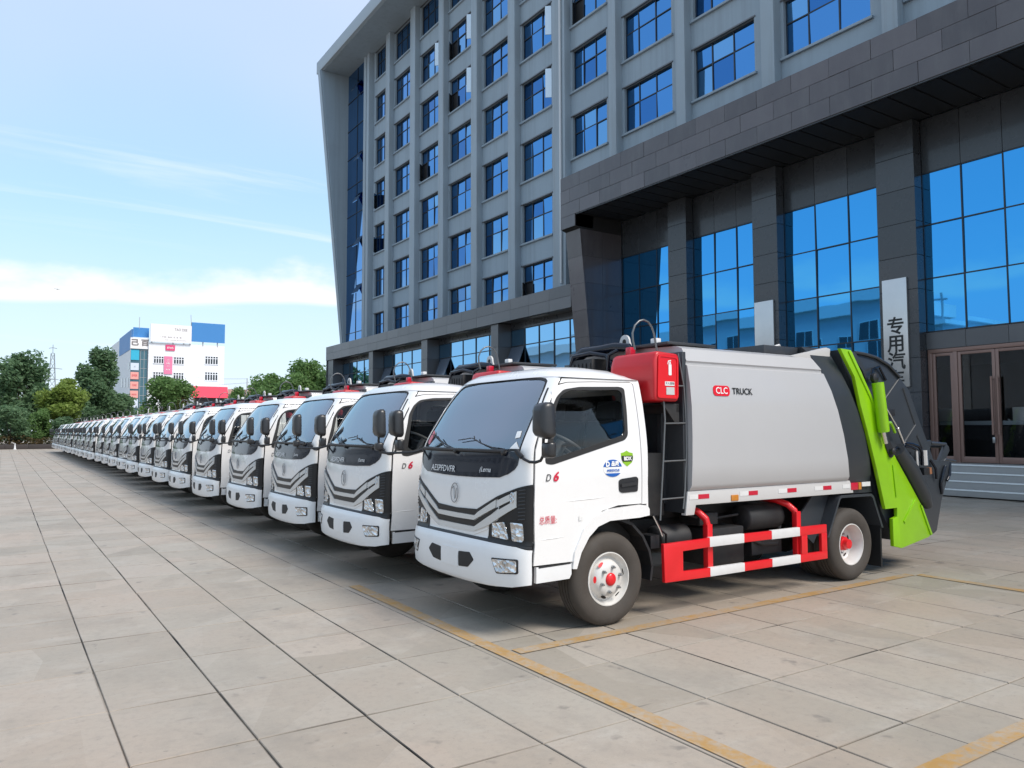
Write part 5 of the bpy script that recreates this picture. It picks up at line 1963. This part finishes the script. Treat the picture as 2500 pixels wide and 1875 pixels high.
def tree(label, x, y, h, r, mat_, trunk_h=None, seed=1, n=2600, leaf=.30, group=None, squash=1.0, lean=0, lobes=9, rust=0, cat='tree', name='tree', base=0.0):
    rn = random.Random(seed)
    t = thing(name, label, cat, (x, y, base), group)
    th = trunk_h if trunk_h is not None else h * .3
    tr = MB()
    top = Vector((x + lean, y, base + h * .72))
    tr.tube([(x, y, base - .1), (x + lean * .2, y, base + th * .6), (x + lean * .5, y, base + th), top], [max(.06, h * .022), h * .018, h * .015, h * .005], 8)
    cz = base + th + (h - th) * .5
    cl = []
    for k in range(lobes):
        a = rn.uniform(0, 6.283)
        q = math.sqrt(rn.uniform(.05, 1)) * r * .70
        zz = base + th + (h - th) * rn.uniform(.12, .86)
        f = 1 - max(0, (zz - cz) / ((h - th) * .5)) ** 2 * .5
        c = Vector((x + lean * .6 + math.cos(a) * q * f, y + math.sin(a) * q * f, zz))
        rad = r * rn.uniform(.36, .56)
        cl.append((c, rad, (h - th) * rn.uniform(.15, .24)))
        s = Vector((x + lean * .4, y, base + th * rn.uniform(.75, 1.25)))
        m = s.lerp(c, .5) + Vector((0, 0, -.08 * h * .2))
        tr.tube([s, m, c], [h * .010, h * .006, h * .002], 6)
    tr.build('trunk', 'bark', t, smooth=60)
    cl.append((Vector((x + lean, y, base + h - (h - th) * .16)), r * .34, (h - th) * .16))
    mb, mb2 = MB(), MB()
    for k in range(n):
        c, rad, rz = cl[rn.randrange(len(cl))]
        d = Vector((rn.gauss(0, 1), rn.gauss(0, 1), rn.gauss(0, 1))).normalized()
        k_ = rn.random() ** .38 * (1.12 if rn.random() < .12 else 1)
        p = c + Vector((d.x * rad * k_, d.y * rad * k_, d.z * rz * k_ * squash))
        a = Vector((rn.gauss(0, 1), rn.gauss(0, 1), rn.gauss(0, .55))).normalized()
        b = a.cross(Vector((rn.gauss(0, 1), rn.gauss(0, 1), rn.gauss(0, 1)))).normalized()
        s = leaf * rn.uniform(.6, 1.5)
        tgt = mb2 if rust and p.x > x + r * .25 and p.z < cz + .6 and rn.random() < rust else mb
        tgt.add([p - a * s * .6, p + b * s * .32, p + a * s * .6, p - b * s * .32], [(0, 1, 2, 3)])
    mb.build('crown', mat_, t, smooth=0)
    if rust:
        mb2.build('reddish_leaves', 'leaf_rust', t, smooth=0)
    return t


G = 'trees beyond the far end of the row'
tree('broad dark tree at the left edge of the photograph, tallest beside the lattice mast', 1.25, 93, 9.7, 2.9, 'leaf_dark', 2.2, 5, 8840, .34, G, lobes=16)
tree('bright yellow-green tree right above the far end of the trucks', 5.3, 88, 6.9, 2.55, 'leaf_lime', 2.4, 9, 7140, .26, G, lobes=14)
tree('tall dark round-crowned tree just left of the white building', 8.4, 96, 11.0, 2.35, 'leaf_dark', 3.6, 14, 8160, .32, G, lobes=15)
tree('mid-green tree with reddish leaves in front of the white building', 14.9, 92, 7.7, 3.0, 'leaf_mid', 1.6, 21, 8840, .28, G, lobes=16, rust=.5)
tree('large green tree closest to the corner of the office podium', 32.0, 94, 10.6, 3.4, 'leaf_mid', 2.0, 33, 7820, .32, G, lobes=15)
tree('lower green tree sloping away beside the large podium tree', 28.2, 98, 8.9, 2.8, 'leaf_mid', 1.8, 35, 5780, .32, G, lobes=13)
tree('smallest green tree left of the podium, over the brick wall', 25.2, 102, 7.3, 2.5, 'leaf_mid', 1.5, 37, 4420, .32, G, lobes=11)
tree('wide green tree filling the slope between podium tree and brick wall', 29.6, 91, 8.6, 3.2, 'leaf_mid', 1.2, 61, 6000, .32, G, lobes=15)
tree('low green tree in front of the brick wall, right of its arch', 26.3, 93, 6.6, 2.8, 'leaf_mid', .8, 63, 5000, .3, G, lobes=13)
tree('green tree tucked against the podium end', 33.6, 90, 9.4, 3.0, 'leaf_mid', 1.2, 65, 6000, .32, G, lobes=14)
tree('dark leafy tree in the gap between round crown and white building', 10.2, 99, 6.4, 2.5, 'leaf_dark', 1.0, 41, 5780, .3, G, lobes=12)
tree('thin dark tree under the advertisement strip', 12.0, 104, 6.2, 2.0, 'leaf_dark', 1.2, 43, 3740, .3, G, lobes=9)
tree('shaded tree low behind the yellow-green one', 7.0, 94, 5.2, 2.4, 'leaf_dark', .8, 45, 4420, .3, G, lobes=11)
tree('clipped round bush at the far left over the planting bed', .6, 84, 3.3, 1.75, 'leaf_dark', .3, 51, 4420, .2, 'round bushes in the planting bed', lobes=10, cat='bush', name='bush', base=.4)
tree('clipped round bush behind the slim tree stem in the bed', 3.2, 86, 3.4, 1.5, 'leaf_mid', .3, 53, 4080, .2, 'round bushes in the planting bed', lobes=9, cat='bush', name='bush', base=.4)
tree('low dark bush nearest the last truck', 5.0, 84, 2.6, 1.5, 'leaf_dark', .2, 55, 3740, .2, 'round bushes in the planting bed', lobes=9, cat='bush', name='bush', base=.4)
# a far belt of green closing the view
mb = MB()
rn = random.Random(77)
for k in range(15000):
    x = rn.uniform(-60, 95)
    if 14 < x < 40 and rn.random() < .5:
        continue
    y = 150 + rn.uniform(0, 12)
    hh = 4.2 + 1.8 * math.sin(x * .31) + 1.1 * math.sin(x * .93 + 2)
    if x > 10:
        hh *= .75
    p = Vector((x, y, rn.random() ** .8 * hh))
    a = Vector((rn.gauss(0, 1), rn.gauss(0, 1), rn.gauss(0, .6))).normalized()
    b = a.cross(Vector((rn.gauss(0, 1), rn.gauss(0, 1), rn.gauss(0, 1)))).normalized()
    s = rn.uniform(.4, .95)
    mb.add([p - a * s * .6, p + b * s * .4, p + a * s * .6, p - b * s * .4], [(0, 1, 2, 3)])
o = mb.build('far_woods', 'leaf_dark', None, smooth=0)
struct(o, 'stuff')

# planting bed at the end of the row
set_org((0, 82, 0))
bed = thing('planting_bed', 'long dark stone planting bed closing the plaza beyond the last truck', 'planter', (0, 82, 0))
x0 = -16
for k in range(17):
    MB().box(x0 + k * 1.8 + .006, x0 + (k + 1) * 1.8 - .006, 81.9, 82.3, 0, .42).build('kerb_stone', 'bed_stone', bed, bevel=.015)
MB().box(-16, 14.4, 82.32, 92, 0, .36).build('soil', 'soil', bed, smooth=0)
set_org((0, 84, 0))
mb = MB()
rn = random.Random(78)
for k in range(6000):
    x, y = rn.uniform(-16, 9), rn.uniform(82.6, 85.5)
    p = Vector((x, y, .4 + rn.random() * (.75 + .25 * math.sin(x * 1.7))))
    a = Vector((rn.gauss(0, 1), rn.gauss(0, 1), rn.gauss(0, .6))).normalized()
    b = a.cross(Vector((rn.gauss(0, 1), rn.gauss(0, 1), rn.gauss(0, 1)))).normalized()
    s = rn.uniform(.1, .24)
    mb.add([p - a * s * .6, p + b * s * .4, p + a * s * .6, p - b * s * .4], [(0, 1, 2, 3)])
struct(mb.build('ground_cover', 'leaf_rust', None, smooth=0), 'stuff')
set_org((1.3, 81.6, 0))
b_ = MB().lathe([(0, .14), (.03, .14), (.04, .09), (.55, .025), (.56, .001)], (.95, 80.6, 0), 'Z', 1, 12).build('traffic_cone', 'cone_white', None)
tag(b_, 'small pale cone standing in front of the planting bed', 'cone')

# lattice mast
mast = thing('lattice_mast', 'slender steel lattice mast with cross arms between the two dark trees', 'mast', (6.2, 140, 0))
mb = MB()
for sx, sy in ((-1, -1), (1, -1), (1, 1), (-1, 1)):
    mb.tube([(6.2 + sx * .9, 140 + sy * .9, 0), (6.2 + sx * .22, 140 + sy * .22, 13.8)], .06, 5)
for k in range(10):
    za, zb = k * 1.38, (k + 1) * 1.38
    wa, wb = .9 - .68 * za / 13.8, .9 - .68 * zb / 13.8
    for s in (-1, 1):
        mb.tube([(6.2 - s * wa, 139.1 + .7 * za / 13.8, za), (6.2 + s * wb, 139.1 + .7 * zb / 13.8, zb)], .035, 4)
    mb.tube([(6.2 - wb, 139.4, zb), (6.2 + wb, 139.4, zb)], .035, 4)
mb.build('lattice', 'lattice', mast)
MB().tube([(6.2, 140, 13.8), (6.2, 140, 15.2)], .05, 6).build('mast_tip', 'lattice', mast)
for z, a in ((11.4, 1.35), (9.7, .9), (14.6, .55)):
    MB().tube([(6.2 - a, 140, z), (6.2, 140, z + .12), (6.2 + a, 140, z)], .05, 5).build('cross_arm', 'lattice', mast)

# white commercial building
wb = thing('white_building', 'white four-storey building with blue roof boards, red signs and a glass corner', 'building', (18, 140, 0))
MB().box(19.9, 32.05, 140, 158, 0, 16.45).build('wall', 'wall_white', wb, smooth=0)
MB().box(17.5, 19.9, 141.0, 158, 0, 15.3).build('wall', 'wall_white', wb, smooth=0)
MB().box(17.5, 19.9, 158, 170, 0, 18.4).build('rear_wing', 'wall_white', wb, smooth=0)
MB().box(17.44, 17.62, 141.2, 157.5, 15.32, 18.6).build('roof_board', 'panel_blue', wb, smooth=0)
MB().box(17.64, 20.05, 141.0, 141.2, 17.3, 18.9).build('roof_board', 'panel_blue', wb, smooth=0)
pw = MB().box(20.08, 26.5, 139.6, 139.9, 16.55, 19.55).build('roof_board', 'panel_white', wb, smooth=0)
pw['label'] = 'white roof board with pale grey lettering'
MB().box(26.53, 32.0, 139.7, 139.95, 16.95, 20.25).build('roof_board', 'panel_blue', wb, smooth=0)
mb = MB()
for x in (20.3, 23.6, 25.3, 26.3, 28.4, 30.8):
    mb.box(x, x + .12, 139.9, 140.3, 16.3, 17.2)
mb.build('board_bracket', 'pole_grey', wb, smooth=0)
lettering('board_lettering', 'TAO DEE', .62, 'letter_grey', pw, lambda tx, ty: (24.8 + tx * .8, 139.58, 18.75 + ty))
lettering('board_lettering', '· ro ao t a e', .42, 'letter_grey', pw, lambda tx, ty: (23.2 + tx * 1.7, 139.58, 17.45 + ty))
lettering('board_lettering', 'mmr · urmsm de mmnmm', .2, 'letter_grey', pw, lambda tx, ty: (24.0 + tx * 1.6, 139.58, 16.95 + ty))
ws = MB().box(17.2, 20.0, 140.3, 141.0, 15.28, 17.1).build('corner_sign', 'panel_white', wb, smooth=0)
lettering('sign_lettering', '己 百', 1.15, 'letter_grey', ws, lambda tx, ty: (18.6 + tx * 1.05, 140.27, 16.25 + ty), bold=.05)
gl = MB().box(17.3, 19.85, 140.6, 141.0, 0, 15.25).build('glass_corner', 'glass_teal', wb, smooth=0)
mb = MB()
for x in (18.75, 19.3, 19.82):
    mb.box(x, x + .06, 140.55, 140.6, 0, 15.2)
for z in frange(1.5, 15, 1.5):
    mb.box(18.7, 19.85, 140.56, 140.59, z, z + .06)
mb.build('glazing_bar', 'pole_grey', gl, smooth=0)
for z0, z1, m, tx_ in ((13.4, 15.1, 'ad_cyan', ''), (11.7, 12.9, 'ad_pale', 'ri'), (10.2, 11.4, 'ad_coral', 'EMER'), (8.6, 9.8, 'ad_coral', 'OAE'), (7.1, 8.3, 'ad_coral', 'aema'), (5.5, 6.9, 'ad_pale', '')):
    a = MB().box(17.33, 18.55, 140.5, 140.6, z0, z1).build('advert_panel', m, wb, smooth=0)
    if tx_:
        lettering('advert_lettering', tx_, .5, 'decal_red' if m == 'ad_coral' else 'letter_grey', a, lambda tx, ty, z=z0: (17.94 + tx * .7, 140.48, z + .6 + ty))


def band(x0, x1, z0, z1, n):
    f = MB()
    y = 139.93
    f.box(x0 - .06, x1 + .06, y, 140.02, z1, z1 + .10).box(x0 - .06, x1 + .06, y - .05, 140.02, z0 - .10, z0)
    for k in range(n + 1):
        x = x0 + (x1 - x0) * k / n
        f.box(x - .06, x + .06, y + .02, 140.02, z0, z1)
    f.box(x0, x1, y + .03, 140.02, z1 - .38, z1 - .28)
    w = f.build('window', 'wall_white', wb, smooth=0)
    for k in range(n):
        xa, xb = x0 + (x1 - x0) * k / n + .06, x0 + (x1 - x0) * (k + 1) / n - .06
        MB().box(xa, xb, 139.985, 139.998, z0, z1).build('pane', 'window_dark', w, smooth=0)


band(20.7, 22.25, 13.0, 14.1, 4)
band(23.8, 25.45, 13.0, 14.1, 4)
band(20.65, 22.25, 10.3, 11.45, 4)
band(23.8, 25.45, 10.3, 11.45, 4)
band(28.85, 31.0, 13.2, 14.5, 5)
band(28.85, 31.0, 10.4, 11.75, 5)
p = MB().box(22.3, 23.6, 139.85, 139.99, 11.2, 14.2).build('banner', 'banner_pink', wb, smooth=0)
lettering('banner_lettering', 'ニ\nHt\n一\ne-x', .5, 'decal_white', p, lambda tx, ty: (22.95 + tx, 139.83, 12.75 + ty))
p = MB().box(22.5, 23.95, 139.85, 139.99, 15.2, 16.15).build('sign', 'sign_pink', wb, smooth=0)
lettering('sign_lettering', 'mıs', .75, 'decal_white', p, lambda tx, ty: (23.22 + tx, 139.83, 15.7 + ty))
for y0, y1, z0, z1 in ((144, 145, 9.0, 10.6), (148, 149.4, 9.2, 10.8), (152, 153.5, 9.4, 11), (144.5, 145.6, 5, 6.8), (149, 150.2, 5, 6.8), (143.6, 145.0, 12, 13.2)):
    MB().box(17.46, 17.52, y0, y1, z0, z1).build('side_window', 'window_dark', wb, smooth=0)
for x, z0, z1, dx in ((18.4, 18.6, 20.5, 0), (26.5, 19.6, 21.5, -.12)):
    MB().tube([(x, 139.9, z0), (x + dx, 139.9, z1)], .05, 6).build('antenna', 'pole_grey', wb)

# shop with red awning, brick wall, power pole
sh = thing('shop', 'low shop with a broad red awning below the white building', 'shop', (29.8, 134, 0))
MB().box(26.0, 31.5, 134.5, 139.5, 0, 9.3).build('wall', 'wall_white', sh, smooth=0)
MB().prism([(133.6, 7.1), (134.48, 9.0), (134.48, 7.1)], 0, 25.6, 31.4).build('awning', 'awning_red', sh, smooth=0)
MB().box(26.2, 31.3, 134.2, 134.49, 5.2, 7.05).build('shop_front', 'shop_dark', sh, smooth=0)
MB().box(26.2, 31.3, 134.15, 134.49, 0, 5.1).build('shop_front', 'wall_white', sh, smooth=0)
bw = thing('brick_wall', 'pinkish wall with an arched opening right of the red awning', 'wall', (37, 139, 0))
MB().box(31.6, 45, 139, 139.4, 0, 8.9).build('wall', 'brick_pink', bw, smooth=0)
MB().prism([(33.2, 6.2)] + [(33.65 + .45 * math.cos(q), 8.0 + .45 * math.sin(q)) for q in [math.pi - math.pi * k / 8 for k in range(9)]] + [(34.1, 6.2)], 1, 138.95, 139.0).build('arch', 'shop_dark', bw, smooth=0)
pp = thing('power_pole', 'thin power pole with two wires in front of the pinkish wall', 'pole', (35.0, 136, 0))
MB().tube([(35.0, 136, 0), (35.0, 136, 10.7)], [.12, .08], 8).build('pole', 'pole_grey', pp)
for z, z2 in ((10.6, 10.9), (9.9, 9.6)):
    MB().tube([(26.0, 136, z2 - .3), (30, 136, (z + z2) / 2 - .35), (35, 136, z)], .018, 4).build('wire', 'black_plastic', pp)
lp = thing('street_lamp', 'thin street lamp standing before the trees by the podium', 'lamp', (29.2, 90.5, 0))
MB().tube([(29.2, 90.5, 0), (29.2, 90.5, 7.4)], [.07, .04], 8).build('pole', 'pole_grey', lp)
MB().tube([(29.2, 90.5, 7.4), (28.6, 90.3, 7.6)], .03, 6).build('arm', 'pole_grey', lp)
MB().box(28.2, 28.65, 90.2, 90.4, 7.55, 7.65).build('lamp_head', 'pole_grey', lp, bevel=.03)
tr = thing('stake', 'slim pale stake standing at the far end of the row', 'post', (5.0, 84, 0))
MB().tube([(5.05, 84, 0), (5.0, 84, 2.9)], .05, 8).build('shaft', 'pole_grey', tr)
bird = thing('bird', 'tiny dark bird in the sky left of the trees', 'bird', (7.0, 150, 25.6))
MB().add([(7.0, 149.8, 25.6), (7.25, 150, 25.62), (7.0, 150.3, 25.6), (6.75, 150, 25.62), (7.0, 150, 25.68), (7.0, 150, 25.54)], [(0, 1, 4), (1, 2, 4), (2, 3, 4), (3, 0, 4), (1, 0, 5), (2, 1, 5), (3, 2, 5), (0, 3, 5)]).build('body', 'black_plastic', bird, smooth=0)
mb = MB()
for s in (-1, 1):
    mb.add([(7 + s * .12, 149.9, 25.62), (7 + s * .62, 150.0, 25.74), (7 + s * .15, 150.15, 25.62), (7 + s * .62, 150.02, 25.72)], [(0, 1, 2), (0, 3, 2)])
mb.build('wing', 'black_plastic', bird, smooth=0)

# the building across the plaza, seen only as a reflection in the glass
fb = thing('factory_building', 'long pale three-storey building mirrored in the entrance glass', 'building', (-32, 62, 0))
MB().box(-44, -32, 41, 110, 0, 13.6).build('wall', 'factory_wall', fb, smooth=0)
MB().box(-44.4, -31.4, 40.6, 110, 13.6, 14.9).build('cornice', 'factory_trim', fb, smooth=0)
MB().box(-43, -33, 36.5, 40.9, 0, 11.6).build('stair_tower', 'factory_wall', fb, smooth=0)
MB().box(-43.4, -32.5, 36.0, 40.8, 11.6, 12.0).build('tower_roof', 'factory_trim', fb, smooth=0)
MB().box(-40, -35, 29, 36.4, 0, 9.8).build('annex', 'factory_wall', fb, smooth=0)
MB().box(-40.3, -34.6, 28.5, 36.4, 9.8, 10.2).build('annex_roof', 'factory_trim', fb, smooth=0)
for z in (1.6, 5.6, 9.6):
    for k in range(16):
        y = 42.5 + k * 4.2
        f = MB().box(-31.96, -31.90, y, y + 2.2, z, z + 2.0)
        w = f.build('window', 'factory_trim', fb, smooth=0)
        MB().box(-31.895, -31.88, y + .1, y + 1.05, z + .1, z + 1.9).build('pane', 'window_dark', w, smooth=0)
        MB().box(-31.895, -31.88, y + 1.15, y + 2.1, z + .1, z + 1.9).build('pane', 'window_dark', w, smooth=0)
MB().tube([(-36, 38, 12), (-36, 38, 15)], .12, 6).build('roof_mast', 'pole_grey', fb)
MB().tube([(-36, 37.5, 14.4), (-36, 38.8, 14.4)], .1, 6).build('roof_mast', 'pole_grey', fb)
